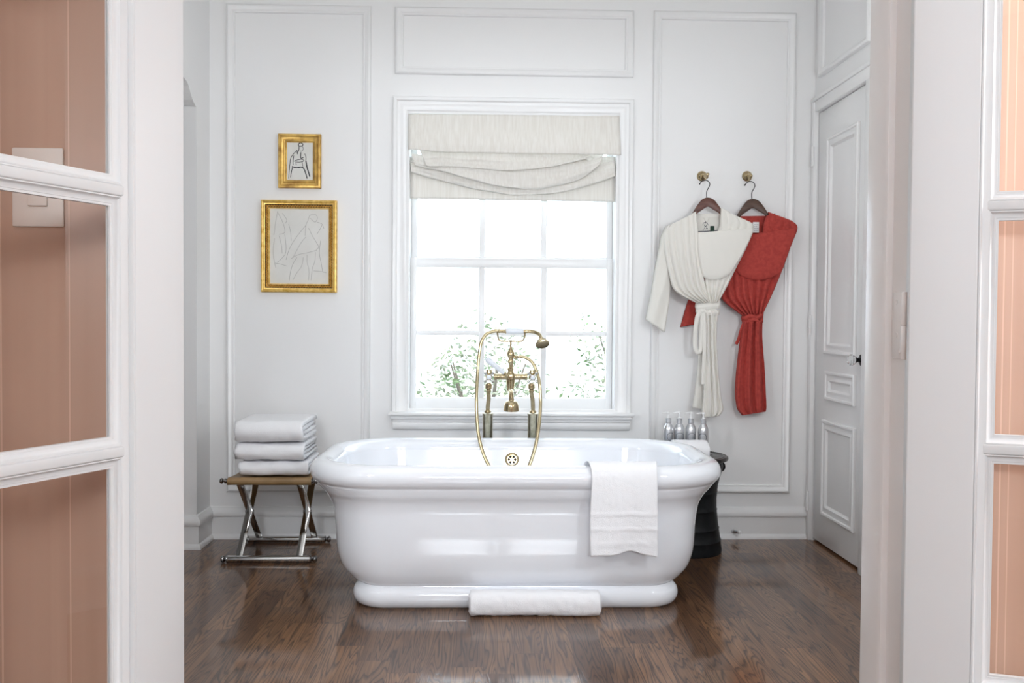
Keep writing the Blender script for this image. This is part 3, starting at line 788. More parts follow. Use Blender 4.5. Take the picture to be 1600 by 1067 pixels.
# ------------------------------------------------------------------ camp stool
SYF, SYB, SZ = 4.225, 4.605, .386
s = thing('camp_stool', 'folding chrome X-frame stool with a tan leather sling seat beside the tub', 'stool', (-1.02, 4.41, 0))
xl_, xr_ = -1.205, -.815
for Y in (SYF, SYB):
    bm = B(); lathe(bm, [(.0165, 0), (.0165, xr_ - xl_ - .006)], (xl_ + .003, Y, .0175), (1, 0, 0), 24)
    br = obj('foot_bar', bm, 'chrome', s)
    for sg, xx in ((-1, xl_ + .003), (1, xr_ - .003)):
        bm = B(); lathe(bm, [(.0165, 0), (.0172, .002), (.0172, .006), (.010, .008), (.008, .012), (.013, .015), (.0165, .021), (.016, .027), (.010, .032), (0, .034)], (xx, Y, .0175), (sg, 0, 0), 20); obj('finial', bm, 'dchrome', br)
    bm = B(); lathe(bm, [(.012, 0), (.012, xr_ - xl_ + .02)], (xl_ - .01, Y, SZ), (1, 0, 0), 20)
    br = obj('seat_rail', bm, 'dchrome', s)
    for sg, xx in ((-1, xl_ - .008), (1, xr_ + .008)):
        bm = B(); lathe(bm, [(.012, 0), (.013, .003), (.007, .006), (.007, .009), (.0125, .013), (.0135, .019), (.010, .025), (0, .028)], (xx, Y, SZ), (sg, 0, 0), 20); obj('finial', bm, 'dchrome', br)


def bar(bm, p, q, w, th):
    """flat bar between two points, width w across in the y-z plane, thickness th along x"""
    p, q = Vector(p), Vector(q); d = (q - p).normalized(); n_ = Vector((0, -d.z, d.y))
    vs = []
    for e in (p, q):
        for a, b in ((-1, -1), (1, -1), (1, 1), (-1, 1)): vs.append(bm.verts.new(e + Vector((th / 2 * a, 0, 0)) + n_ * w / 2 * b))
    for k in range(4): bm.faces.new((vs[k], vs[(k + 1) % 4], vs[4 + (k + 1) % 4], vs[4 + k]))
    bm.faces.new(vs[:4]); bm.faces.new(vs[4:])
    bmesh.ops.bevel(bm, geom=[e for e in bm.edges], offset=.0015, segments=2, affect='EDGES', profile=.5)


for xa, xb in ((-1.150, -1.150), (-.868, -.868)):
    bm = B(); bar(bm, (xa, SYB - .006, SZ - .006), (xa, SYF - .006, .024), .010, .033); obj('leg', bm, 'chrome', s)
    bm = B(); bar(bm, (xb, SYF + .006, SZ - .006), (xb, SYB + .006, .024), .010, .033); obj('leg', bm, 'chrome', s)
    bm = B(); lathe(bm, [(.008, 0), (.009, .001), (.009, .0395), (.008, .0405)], (xa - .020, (SYF + SYB) / 2, (SZ + .016) / 2), (1, 0, 0), 18); obj('pivot', bm, 'dchrome', s)


def sling(u, v):
    # v: front underside, round the front rail, across with a little sag, round the back rail
    r = .0165; x = xl_ + (xr_ - xl_) * u
    fr = [(SYF + r * math.cos(t), SZ + r * math.sin(t)) for t in [math.radians(a) for a in range(300, 79, -20)]]
    mid = [(SYF + (SYB - SYF) * k / 14, SZ + r - .010 * math.sin(PI * k / 14)) for k in range(1, 14)]
    bk = [(SYB + r * math.cos(t), SZ + r * math.sin(t)) for t in [math.radians(a) for a in range(100, -121, -20)]]
    p = fr + mid + bk; i = min(int(v * (len(p) - 1)), len(p) - 2); k = v * (len(p) - 1) - i
    y = p[i][0] + (p[i + 1][0] - p[i][0]) * k; z = p[i][1] + (p[i + 1][1] - p[i][1]) * k
    edge = 1 - (2 * u - 1) ** 8
    return Vector((x + .004 * math.sin(v * 6), y, z - .001 * (1 - edge)))


bm = B(); sheet(bm, sling, 24, 36, .0025, (0, .12, -1)); obj('sling_seat', bm, 'leather', s, angle=60)
zt = SZ + .0215
x0_ = at(373, 740, 4.24).x; x1_ = at(480, 740, 4.24).x
folded('folded_towel', zt, .066, 4.232, 4.545, x0_ + .002, x1_ + .004, 'white folded towel at the bottom of the stack on the camp stool', 1.)
folded('folded_towel', zt + .074, .078, 4.226, 4.545, x0_ - .012, x1_ - .012, 'white folded towel in the middle of the stack on the camp stool', 4.)
folded('folded_towel', zt + .160, .100, 4.220, 4.552, x0_ - .014, x1_ - .016, 'white folded towel, thickest and topmost of the stack on the camp stool', 7.)

# ------------------------------------------------------------------ bronze drum table with bottles
DX, DYc, DZt = 1.020, 4.458, .482
dt = thing('drum_table', 'black bronze drum-shaped side table behind the right end of the bathtub', 'side table', (DX, DYc, 0))
bm = B()
pr = [(.150, 0), (.172, .001), (.174, .012), (.172, .03), (.168, .06), (.170, .064), (.166, .068), (.158, .12), (.160, .124), (.156, .128), (.151, .17), (.147, .21), (.149, .215), (.146, .22), (.145, .27), (.148, .30), (.150, .304), (.148, .308), (.152, .34), (.160, .375), (.172, .41), (.177, .43), (.172, .448), (.160, .456)]
lathe(bm, pr, (DX, DYc, 0), seg=64); obj('drum_body', bm, 'drum', dt)
bm = B(); lathe(bm, [(.155, .456), (.188, .458), (.198, .462), (.201, .469), (.199, .477), (.194, .480), (.190, .4775), (.18, .4778), (.176, .4805), (.172, .4778), (.13, .4778), (.126, .4805), (.122, .4778), (0, .478)], (DX, DYc, 0), seg=72); obj('drum_top', bm, 'drumtop', dt)
for a in (8, 172, -60, -120):
    a = math.radians(a); u = Vector((math.cos(a), math.sin(a), 0)); c = Vector((DX, DYc, .417)) + u * .176
    bm = B(); tube(bm, [c + u * (.016 * math.cos(t) + .004) + Vector((0, 0, .020 * math.sin(t))) for t in [2 * PI * k / 20 - PI * .75 for k in range(17)]], .0055, 10, 1.6); obj('handle', bm, 'drum', dt)


def bottle(px, Y, label, yaw, group='pump bottles on the drum table'):
    x = at(px, 700, Y).x; zt_ = .481
    t = thing('pump_bottle', label, 'bottle', (x, Y, zt_), group); o = Vector((x, Y, zt_))
    bm = B(); lathe(bm, [(.020, 0), (.0245, .002), (.026, .006), (.026, .118), (.0255, .128), (.023, .140), (.018, .150), (.0125, .157), (.0125, .160)], o, seg=32); bb = obj('flask', bm, 'silver', t)
    bm = B(); R = .0264
    # oval printed panel wrapped on the front
    a0 = -PI / 2 + yaw
    vs = []
    c0 = bm.verts.new(o + Vector((R * math.cos(a0), R * math.sin(a0), .092)))
    for k in range(36):
        t_ = 2 * PI * k / 36; da = .78 * math.copysign(abs(math.cos(t_)) ** .8, math.cos(t_)); dz = .020 * math.copysign(abs(math.sin(t_)) ** .8, math.sin(t_))
        vs.append(bm.verts.new(o + Vector((R * math.cos(a0 + da), R * math.sin(a0 + da), .092 + dz))))
    inn = []
    for k in range(36):
        t_ = 2 * PI * k / 36; da = .66 * math.copysign(abs(math.cos(t_)) ** .8, math.cos(t_)); dz = .0165 * math.copysign(abs(math.sin(t_)) ** .8, math.sin(t_))
        inn.append(bm.verts.new(o + Vector((R * math.cos(a0 + da), R * math.sin(a0 + da), .092 + dz))))
    bm.verts.remove(c0)
    for k in range(36): bm.faces.new((vs[k], vs[(k + 1) % 36], inn[(k + 1) % 36], inn[k]))
    for zc_, hh, ww in ((.1005, .0022, .46), (.0955, .0016, .50), (.0905, .0026, .52), (.0845, .0016, .40), (.0800, .0012, .30)):
        n_ = 9
        for k in range(n_):
            b0 = -ww + 2 * ww * k / n_ + .012; b1 = b0 + 2 * ww / n_ * (.72 if (k * 7 + int(zc_ * 9000)) % 3 else .45)
            q = [bm.verts.new(o + Vector((R * math.cos(a0 + b), R * math.sin(a0 + b), z))) for b, z in ((b0, zc_ - hh / 2), (b1, zc_ - hh / 2), (b1, zc_ + hh / 2), (b0, zc_ + hh / 2))]
            bm.faces.new(q)
    obj('printed_label', bm, 'label', bb)
    bm = B(); lathe(bm, [(.0125, .157), (.0148, .159), (.0148, .180), (.0125, .182), (.006, .183)], o, seg=24); obj('collar', bm, 'silver', t)
    bm = B(); lathe(bm, [(.0075, .182), (.0065, .188), (.0045, .19), (.0045, .204), (.0085, .206), (.0085, .213), (.005, .215)], o, seg=18)
    yw = yaw + PI
    d = Vector((math.cos(yw), math.sin(yw) * .4 - .25, 0)).normalized()
    tube(bm, spline([tuple(o + Vector((0, 0, .2105))), tuple(o + d * .018 + Vector((0, 0, .2105))), tuple(o + d * .034 + Vector((0, 0, .207)))], 4), [.0042] * 4 + [.0036] * 4 + [.0028], 10)
    obj('pump', bm, 'white', t)
    return t


bottle(1044, 4.47, 'silver pump bottle on the drum table, nearest the window', .35)
bottle(1061, 4.465, 'silver pump bottle on the drum table, second from the window side', -.05)
bottle(1079, 4.455, 'silver pump bottle on the drum table, third from the window side', .0)
bottle(1098.5, 4.435, 'silver pump bottle on the drum table, under the hem of the white robe', -.35)

# small towel lying folded on the drum in front of the bottles
bm = B(); xa = at(1056, 700, 4.36).x; xb = at(1105, 700, 4.36).x
z0 = .482
ribbon(bm, [(4.395, z0 + .008), (4.35, z0 + .008), (4.322, z0 + .012), (4.312, z0 + .028), (4.318, z0 + .050), (4.335, z0 + .068), (4.36, z0 + .076), (4.40, z0 + .074)], xa - .02, xb, .016, 26, .004, 3.)
ribbon(bm, [(4.395, z0 + .026), (4.355, z0 + .026), (4.338, z0 + .034), (4.338, z0 + .046), (4.355, z0 + .056), (4.395, z0 + .056)], xa - .012, xb - .006, .014, 26, .004, 5.)
tag(obj('wash_towel', bm, 'towel', angle=180), 'small white folded towel on the drum table below the pump bottles', 'towel')
# ------------------------------------------------------------------ framed drawings
def inkline(bm, pts, Y, w=.8, px=True):
    """pen stroke lying on the paper: a thin flattened tube"""
    P = [tuple(at(x, y, Y)) for x, y in pts]
    if len(P) > 2: P = spline(P, 5)
    tube(bm, P, w * .0017, 6, .25)


def picture(name, label, quad, mat1, prof, strokes, ink, w, carved):
    (x0, y0), (x1, y1) = quad
    p, q = at(x0, y1, 4.672), at(x1, y0, 4.672)
    t = thing(name, label, 'framed drawing', ((p.x + q.x) / 2, 4.699, p.z))
    bm = B(); frame(bm, (0, YB - .002, 0), (1, 0, 0), (0, 0, 1), (0, -1, 0), (p.x, p.z, q.x, q.z), prof)
    fr = obj('gilt_frame', bm, mat1, t, angle=25)
    d = prof[-2][0]
    bm = B(); box(bm, p.x + d - .006, q.x - d + .006, YB - .008, YB - .005, p.z + d - .006, q.z - d + .006); pa = obj('paper', bm, 'paper', t, smooth=False)
    if carved:
        # row of carved leaves round the inner slope
        bm = B(); frame(bm, (0, YB - .002, 0), (1, 0, 0), (0, 0, 1), (0, -1, 0), (p.x, p.z, q.x, q.z), [(.0216, .0112), (.0216, .0122), (.0374, .0122), (.0374, .0112)]); obj('border_ground', bm, 'umber', fr, smooth=False)
        bm = B(); c = .0295; n = 0
        def leaf(x, z, a):
            u = Vector((math.cos(a), 0, math.sin(a))); v = Vector((-u.z, 0, u.x)); o = Vector((x, YB - .0185, z))
            a_ = [bm.verts.new(o + u * du + v * dv_ + Vector((0, dy, 0))) for du, dv_, dy in ((-.0085, 0, .004), (0, -.0048, .002), (.0085, .001, .003), (.001, .0048, .002), (0, 0, -.005))]
            for k in range(4): bm.faces.new((a_[k], a_[(k + 1) % 4], a_[4]))
            bm.faces.new(a_[:4])
        st = .0135
        for k in range(int((q.x - p.x - 2 * c) / st) + 1):
            x = p.x + c + k * st
            for s_, zz in ((1, p.z + c), (-1, q.z - c)): leaf(x, zz, .75 * s_); leaf(x + st / 2, zz + .002 * s_, -.75 * s_)
        for k in range(int((q.z - p.z - 2 * c) / st) + 1):
            z = p.z + c + k * st
            for s_, xx in ((1, p.x + c), (-1, q.x - c)): leaf(xx, z, PI / 2 - .75 * s_); leaf(xx + .002 * s_, z + st / 2, PI / 2 + .75 * s_)
        obj('carved_border', bm, 'gilt', fr, smooth=False, label='pierced carved leaf border')
    bm = B()
    for sk in strokes:
        ww = w
        if isinstance(sk[0], (int, float)): ww, sk = sk[0] * w, sk[1]
        inkline(bm, sk, YB - .0085, ww)
    obj('drawn_lines', bm, ink, pa)
    return t


S1 = [(1.6, [(466, 226), (469, 223), (473, 225), (472, 228), (467, 228), (466, 226)]), (1.4, [(467, 229), (467, 233), (466, 237)]), (.8, [(472, 228), (474, 232), (472, 236), (469, 236)]),
      (1.1, [(464, 235), (458, 241), (454, 248), (453, 256), (452, 266), (451, 279)]), (1.5, [(464, 235), (465, 241)]), (1.2, [(459, 243), (458, 250), (458, 258)]), (1., [(476, 240), (478, 245), (478, 254), (480, 264), (484, 275)]),
      (1.6, [(470, 238), (470, 247), (474, 246)]), (1., [(459, 252), (464, 250), (471, 249), (475, 251), (470, 253), (463, 253)]), (1.8, [(456, 260), (463, 262), (471, 261), (475, 264), (478, 272), (480, 279)]),
      (1.3, [(457, 261), (455, 270), (454, 277)]), (2., [(478, 252), (480, 262), (483, 272), (484, 276)]), (1., [(462, 252), (463, 258)]), (1., [(472, 253), (473, 260)])]
picture('framed_drawing', 'small gilt-framed ink drawing of a seated figure, the upper of two pictures', ((434, 209), (501, 293)), 'giltdark',
        [(0, 0), (0, .020), (.003, .024), (.011, .025), (.014, .020), (.018, .017), (.026, .015), (.030, .018), (.036, .016), (.040, .010), (.043, .009), (.043, 0)], S1, 'ink', .85, False)
S2 = [[(434, 330), (431, 345), (429, 360), (428, 367)], [(434, 332), (441, 345), (445, 358), (444, 364), (436, 366)], [(441, 333), (448, 343), (446, 349)], [(429, 372), (427, 390), (428, 405), (431, 418)], [(436, 368), (440, 384), (441, 396)],
      [(445, 366), (447, 384), (446, 396), (440, 404), (433, 410)], [(451, 350), (454, 362), (455, 376)], [(478, 352), (468, 364), (458, 378), (451, 392), (447, 406)], [(484, 336), (481, 345), (478, 352), (477, 368)],
      [(484, 337), (488, 335), (494, 336), (496, 341), (493, 347), (489, 345), (485, 341)], [(495, 347), (503, 350), (506, 357)], [(482, 356), (488, 368), (494, 378), (498, 386), (494, 390)], [(503, 352), (499, 360), (495, 366)],
      [(455, 404), (466, 398), (480, 395), (495, 391)], [(464, 402), (458, 412), (454, 424), (452, 438)], [(474, 402), (471, 416), (464, 426), (458, 437)], [(480, 398), (480, 410), (483, 424), (482, 438)], [(493, 394), (492, 408), (488, 420), (486, 438)],
      [(430, 411), (440, 413), (449, 416)], [(490, 423), (500, 424), (510, 426)], [(501, 376), (499, 395), (502, 412), (504, 424)], [(478, 370), (470, 380), (458, 402)]]
picture('framed_drawing', 'larger carved gilt-framed pencil drawing of seated figures, the lower of two pictures', ((407, 313), (526, 456)), 'gilt',
        [(0, 0), (0, .022), (.003, .027), (.008, .029), (.013, .027), (.017, .022), (.021, .021), (.0215, .011), (.0375, .011), (.038, .019), (.041, .016), (.044, .009), (.044, 0)], S2, 'pencil', .75, True)

# ------------------------------------------------------------------ wall hooks, hangers, robes
for px, yp, lab in ((1097.5, 4.598, 'round brass wall hook holding the hanger of the white robe'), (1168, 4.648, 'round brass wall hook holding the hanger of the red robe')):
    c = at(px, 275, 4.69); c.y = YB
    t = thing('wall_hook', lab, 'hook', c, 'brass robe hooks')
    bm = B(); lathe(bm, [(.027, 0), (.0275, .003), (.024, .007), (.022, .007), (.020, .011), (.014, .014), (.010, .018)], c, (0, -1, 0), 36); obj('rosette', bm, 'brass', t)
    bm = B(); tube(bm, spline([(c.x, YB - .012, c.z), (c.x, YB - .03, c.z - .005), (c.x + .001, yp + .012, c.z - .021), (c.x + .001, yp - .004, c.z - .021), (c.x + .001, yp - .012, c.z - .010)], 5), [.0075] * 6 + [.0065] * 10 + [.0065] * 5, 12)
    lathe(bm, [(.006, -.004), (.0095, 0), (.0095, .006), (.005, .010), (0, .011)], (c.x + .001, yp - .012, c.z - .010), (0, -.2, 1), 16); obj('peg', bm, 'brass', t)


def hanger(dx, dy, Y, m, label):
    top = [(1064, 350), (1074, 342), (1082, 332), (1089, 321), (1097, 311.5), (1106, 308.5), (1115, 311.5), (1123, 321), (1130, 332), (1138, 341), (1150, 349)]
    bot = [(1065, 355), (1075, 348), (1082, 341), (1089, 334), (1098, 327.5), (1106, 323), (1114, 327.5), (1123, 333), (1130, 340), (1138, 347), (1149, 354)]
    tp = spline(top, 4); bt = spline(bot, 4); c = at(1106 + dx, 330 + dy, Y)
    t = thing('clothes_hanger', label, 'clothes hanger', c, 'wooden robe hangers')
    bm = B(); sec = []
    for (a, b) in zip(tp, bt):
        A, Bq = at(a[0] + dx, a[1] + dy, Y), at(b[0] + dx, b[1] + dy, Y); h = (A - Bq); rr = []
        for k in range(12):
            t_ = 2 * PI * k / 12; rr.append(bm.verts.new((A + Bq) / 2 + h / 2 * math.copysign(abs(math.sin(t_)) ** .7, math.sin(t_)) + Vector((0, .007 * math.copysign(abs(math.cos(t_)) ** .7, math.cos(t_)), 0))))
        sec.append(rr)
    for p, q in zip(sec, sec[1:]):
        for k in range(12): bm.faces.new((p[k], p[(k + 1) % 12], q[(k + 1) % 12], q[k]))
    bm.faces.new(sec[0]); bm.faces.new(sec[-1]); obj('shoulder_bar', bm, m, t)
    pts = [(1104.5, 312), (1104, 304), (1104.5, 298), (1107.5, 292.5), (1109, 288), (1107.5, 284), (1104, 281.8), (1100, 281.7), (1096.5, 283.5), (1093.5, 287)]
    bm = B(); tube(bm, spline([tuple(at(x + dx, y + dy, Y)) for x, y in pts], 5), .0023, 10)
    e = at(1093.3 + dx, 287.2 + dy, Y); bmesh.ops.create_uvsphere(bm, u_segments=10, v_segments=8, radius=.0042, matrix=Matrix.Translation(e))
    obj('hook_wire', bm, 'black', t)
    return t


HYW, HYR = 4.602, 4.652
hanger(0, 0, HYW, 'wood', 'reddish wooden hanger carrying the white robe')
hanger(70.5, 2, HYR, 'dwood', 'dark brown wooden hanger carrying the red robe')


def cloth(name, par, m, rows, fold=None, nu=40, nv=48, th=.004, bulge=.012, wr=.0025, label=None, curl=0., seed=0., edge=.006):
    """cloth panel hanging in front of the wall. rows: ((left px), (right px), Y) from top to bottom; fold(u, v) pushes towards the room"""
    R = spline([(a[0], a[1], b[0], b[1], y) for a, b, y in rows], 12); n = len(R) - 1
    def f(u, v):
        i = min(int(v * n), n - 1); k = v * n - i
        r = [x + (y - x) * k for x, y in zip(R[i], R[i + 1])]
        Y = r[4] + OFF - bulge * (1 - abs(2 * u - 1) ** 3)
        if fold: Y -= fold(u, v)
        p = at(r[0] + (r[2] - r[0]) * u, r[1] + (r[3] - r[1]) * u, Y)
        p.y -= wr * (ns(p.x * 16 + seed, p.z * 9, seed) + .5 * ns(p.x * 40 + seed, p.z * 22, seed))
        e = min(u, 1 - u) * nu
        if e < 2: p.y += edge * (1 - e / 2) ** 2
        if curl and v > .93: p.y += curl * ((v - .93) / .07) ** 2
        return p
    bm = B(); sheet(bm, f, nu, nv, th); return obj(name, bm, m, par, angle=180, label=label)


def fan(k, amp, ph=0., grow=1.):
    """pleats running down the panel"""
    def f(u, v):
        w = math.sin(2 * PI * (k * u + ph + .12 * math.sin(5 * u + 3 * v + ph)))
        return amp * (w if w > 0 else .6 * w) * (.15 + .85 * v ** grow)
    return f


def pleat(k, amp, ph=0., r=1., bend=0.):
    """soft ridges with sharp creases between them, deepening downwards"""
    return lambda u, v: amp * abs(math.sin(PI * (k * (u + bend * math.sin(3 * v + 5 * u)) + ph))) ** .8 * (.12 + .88 * min(1, v * 1.1) ** r)


# ---- white robe
OFF = -.036
wr = thing('bath_robe', 'off-white cotton bath robe on the left hanger, belt tied in a knot', 'robe', at(1106, 655, 4.62), 'bath robes on the wall hooks')
cloth('back_panel', wr, 'linen', [((1080, 334), (1134, 334), 4.654), ((1083, 350), (1132, 350), 4.652), ((1084, 380), (1130, 380), 4.646)], lambda u, v: .003 * math.exp(-((v - .22) / .04) ** 2), 20, 20, bulge=.0)
cloth('sleeve', wr, 'linen', [((1042, 353), (1063, 344), 4.614), ((1035, 367), (1060, 368), 4.622), ((1031, 388), (1053, 400), 4.618), ((1024, 424), (1049, 440), 4.620), ((1018, 460), (1046, 474), 4.622), ((1010, 499), (1039, 519), 4.624)], lambda u, v: .004 * math.sin(u * 9 + v * 4) + .005 * v * math.sin(u * 7), 26, 44, .030, .016)
cloth('front_left', wr, 'linen', [((1041, 355), (1088, 331), 4.614), ((1037, 368), (1090, 352), 4.612), ((1039, 392), (1092, 390), 4.604), ((1045, 425), (1096, 424), 4.604), ((1056, 455), (1101, 452), 4.606), ((1090, 474), (1112, 472), 4.606)],
      pleat(5.2, .022, .15, .7, .03), 60, 60, .006, .016)
cloth('front_right', wr, 'linen', [((1128, 327), (1166, 344), 4.614), ((1126, 348), (1178, 353), 4.614), ((1112, 390), (1168, 384), 4.616), ((1102, 430), (1150, 420), 4.616), ((1104, 452), (1137, 447), 4.610), ((1110, 474), (1123, 472), 4.606)],
      pleat(4.6, .020, .3, 1.), 50, 56, .006, .012)
cloth('collar', wr, 'linen', [((1080, 334), (1088, 330), 4.612), ((1083, 352), (1090.5, 352), 4.603), ((1086, 390), (1094, 390), 4.595), ((1090, 424), (1098, 424), 4.594), ((1096, 452), (1104, 451), 4.597), ((1104, 474), (1110, 473), 4.602)], None, 10, 50, .006, .006, wr=.001)
cloth('collar', wr, 'linen', [((1127, 325), (1141, 331), 4.614), ((1126, 345), (1140, 347), 4.603), ((1125, 372), (1140, 372), 4.602)], None, 10, 24, .006, .005, wr=.001)
cloth('folded_sleeve', wr, 'linen', [((1090, 363), (1166, 358), 4.596), ((1090, 366), (1178, 358), 4.586), ((1091, 384), (1171, 378), 4.578), ((1093, 405), (1158, 402), 4.576), ((1096, 422), (1147, 420), 4.578), ((1099, 431), (1140, 429), 4.582), ((1104, 436.5), (1126, 436.5), 4.590)],
      lambda u, v: .006 * u * u * (1 - v) + .002 * math.sin(6 * u + 3 * v), 50, 46, .012, .010, wr=.002, edge=.010)
skf = lambda u, v: .020 * abs(math.sin(2 * PI * (1.7 * u + .12 + .05 * v))) ** .8 + .006 * abs(math.sin(2 * PI * (2.9 * u + .2 * v)))
cloth('skirt', wr, 'linen', [((1090, 486), (1104, 486), 4.640), ((1092, 520), (1108, 520), 4.642), ((1091, 570), (1112, 570), 4.646), ((1086, 610), (1110, 612), 4.648), ((1082, 637), (1104, 640), 4.648)], fan(1.5, .006), 24, 40, .003, .006, label='sheer under-layer of the robe skirt')
cloth('skirt', wr, 'linen', [((1093, 484), (1123, 484), 4.612), ((1097, 505), (1121, 505), 4.616), ((1099, 545), (1121, 545), 4.616), ((1100, 590), (1124, 588), 4.617), ((1099, 625), (1128, 622), 4.618), ((1097, 646), (1131, 640), 4.618), ((1100, 652), (1124, 650), 4.622)], skf, 60, 50, .005, .014)
bl = cloth('belt', wr, 'linen', [((1088, 473), (1126, 469), 4.604), ((1087, 479), (1126, 476), 4.592), ((1089, 486), (1125, 482), 4.598)], lambda u, v: .003 * math.sin(6 * u), 30, 14, .010, .014)
cloth('belt_wrap', bl, 'linen', [((1089, 481), (1125, 484), 4.600), ((1088, 487), (1125, 489), 4.588), ((1091, 493), (1124, 493), 4.598)], None, 30, 14, .010, .012)
bm = B(); c = at(1097, 486, 4.583 + OFF)
bmesh.ops.create_uvsphere(bm, u_segments=20, v_segments=14, radius=.016)
for v in bm.verts: v.co = Vector((v.co.x * 1.15, v.co.y * .8, v.co.z * .95)) + Vector(c) + Vector((.003, 0, 0)) * ns(v.co.x * 90, v.co.z * 90)
obj('belt_knot', bm, 'linen', bl)
bm = B(); tube(bm, spline([tuple(at(x, y, Y + OFF)) for x, y, Y in ((1096, 486, 4.578), (1090, 494, 4.574), (1087.5, 510, 4.576), (1086, 530, 4.58), (1087, 546, 4.582), (1091, 550.5, 4.584), (1095, 546, 4.584), (1096, 525, 4.58), (1097, 505, 4.576), (1098, 490, 4.576))], 6), .0115, 10, .45); obj('belt_loop', bm, 'linen', bl)
bm = B(); tube(bm, spline([tuple(at(x, y, Y + OFF)) for x, y, Y in ((1099, 488, 4.576), (1101, 510, 4.574), (1101, 545, 4.582), (1099, 580, 4.588), (1098.5, 600, 4.590))], 6), .0095, 10, .35); obj('belt_end', bm, 'linen', bl)
# hanging tape, printed crest and green size tag inside the neck
bm = B(); YT = 4.6495 + OFF
tube(bm, spline([tuple(at(x, y, YT - .001)) for x, y in ((1090, 361.8), (1105, 361.2), (1126, 359.6))], 4), .0022, 8, .5); obj('neck_tape', bm, 'tagink', wr)
bm = B(); tube(bm, spline([tuple(at(x, y, YT - .002)) for x, y in ((1100, 340), (1101.5, 344), (1104, 345.5), (1106.5, 344), (1108, 340))], 4), .0016, 8); obj('hanging_loop', bm, 'linen', wr)
bm = B(); p, q = at(1109.5, 363.5, YT - .004), at(1116, 353, YT - .004); box(bm, p.x, q.x, YT - .007, YT - .004, p.z, q.z, .001); obj('size_tag', bm, 'green', wr, label='dark green size tag')
bm = B()
for pts in ([(1098, 352), (1099, 348.5), (1102, 347.6), (1105, 348.5), (1106.5, 352)], [(1100, 351), (1102.3, 353.5), (1104.8, 351)], [(1102.3, 346), (1102.3, 349)], [(1101, 355.5), (1101, 358)], [(1103.4, 355.5), (1103.6, 358)], [(1105.5, 356), (1105.5, 358)], [(1099, 357), (1099.3, 358.3)],
            [(1096.5, 359.6), (1098, 359.4)], [(1099, 359.6), (1100.6, 359.4)], [(1101.6, 359.5), (1103, 359.4)], [(1104, 359.5), (1105.5, 359.3)], [(1106.4, 359.4), (1107.6, 359.2)], [(1100.6, 354.2), (1104.2, 354)]):
    inkline(bm, pts, YT - .0012, .7)
obj('printed_crest', bm, 'tagink', wr)

# ---- red robe
OFF = .004
rr_ = thing('bath_robe', 'brick red cotton bath robe on the right hanger, partly behind the white one', 'robe', at(1175, 655, 4.64), 'bath robes on the wall hooks')
cloth('back_panel', rr_, 'red', [((1146, 338), (1206, 337), 4.668), ((1150, 350), (1205, 350), 4.666), ((1152, 380), (1203, 380), 4.662)], lambda u, v: .003 * math.exp(-((v - .16) / .05) ** 2), 20, 20, bulge=0)
cloth('sleeve', rr_, 'red', [((1104, 385), (1130, 372), 4.668), ((1092, 425), (1122, 425), 4.668), ((1076, 470), (1100, 470), 4.668), ((1064, 511), (1090, 506), 4.668)], None, 20, 30, .018, .014)
cloth('front_left', rr_, 'red', [((1134, 358), (1160, 337), 4.626), ((1127, 385), (1166, 380), 4.632), ((1126, 425), (1174, 425), 4.640), ((1126, 452), (1177, 450), 4.640), ((1131, 470), (1179, 466), 4.638), ((1160, 493), (1180, 490), 4.634)],
      pleat(4.7, .022, .2, .8, .03), 56, 56, .006, .014)
cloth('front_right', rr_, 'red', [((1201, 331), (1238, 345), 4.626), ((1200, 348), (1247, 356), 4.628), ((1178, 390), (1236, 386), 4.646), ((1168, 425), (1222, 424), 4.646), ((1170, 458), (1208, 458), 4.643), ((1176, 492), (1193, 490), 4.636)],
      pleat(3.7, .020, .1, 1.), 50, 56, .006, .010)
cloth('collar', rr_, 'red', [((1198, 337), (1212, 333), 4.628), ((1194, 350), (1210, 352), 4.622), ((1191, 376), (1206, 376), 4.622)], None, 10, 24, .006, .004, wr=.001)
cloth('folded_sleeve', rr_, 'red', [((1166, 367), (1236, 357), 4.624), ((1164, 370), (1247, 357), 4.616), ((1158, 385), (1240, 376), 4.608), ((1152, 405), (1230, 404), 4.606), ((1150, 422), (1222, 424), 4.608), ((1158, 431), (1212, 431), 4.612), ((1172, 437), (1198, 436.5), 4.620)],
      lambda u, v: .006 * u * u * (1 - v) + .002 * math.sin(5 * u + 3 * v), 50, 46, .012, .010, wr=.002, edge=.010)
cloth('skirt', rr_, 'red', [((1161, 502), (1192, 502), 4.632), ((1157, 530), (1192, 530), 4.634), ((1152, 570), (1195, 570), 4.636), ((1149, 610), (1197, 604), 4.637), ((1151, 632), (1198, 630), 4.637), ((1153, 640), (1198, 638), 4.637), ((1160, 649), (1197, 643), 4.639)],
      lambda u, v: .026 * abs(math.sin(2 * PI * (1.55 * u + .08 + .04 * v))) ** .8 + .007 * abs(math.sin(2 * PI * (2.6 * u + .15 * v))), 64, 50, .005, .016)
bl = cloth('belt', rr_, 'red', [((1161, 491), (1194, 489), 4.632), ((1159, 497), (1193, 496), 4.618), ((1161, 505), (1193, 504), 4.626)], lambda u, v: .003 * math.sin(7 * u), 26, 14, .010, .014)
bm = B()
tube(bm, spline([tuple(at(x, y, Y)) for x, y, Y in ((1164, 497, 4.612), (1172, 494, 4.604), (1182, 497, 4.600), (1190, 492, 4.606))], 6), .011, 10, .7)
tube(bm, spline([tuple(at(x, y, Y)) for x, y, Y in ((1168, 503, 4.612), (1178, 499, 4.598), (1186, 503, 4.604), (1191, 499, 4.61))], 6), .009, 10, .7); obj('belt_knot', bm, 'red', bl)
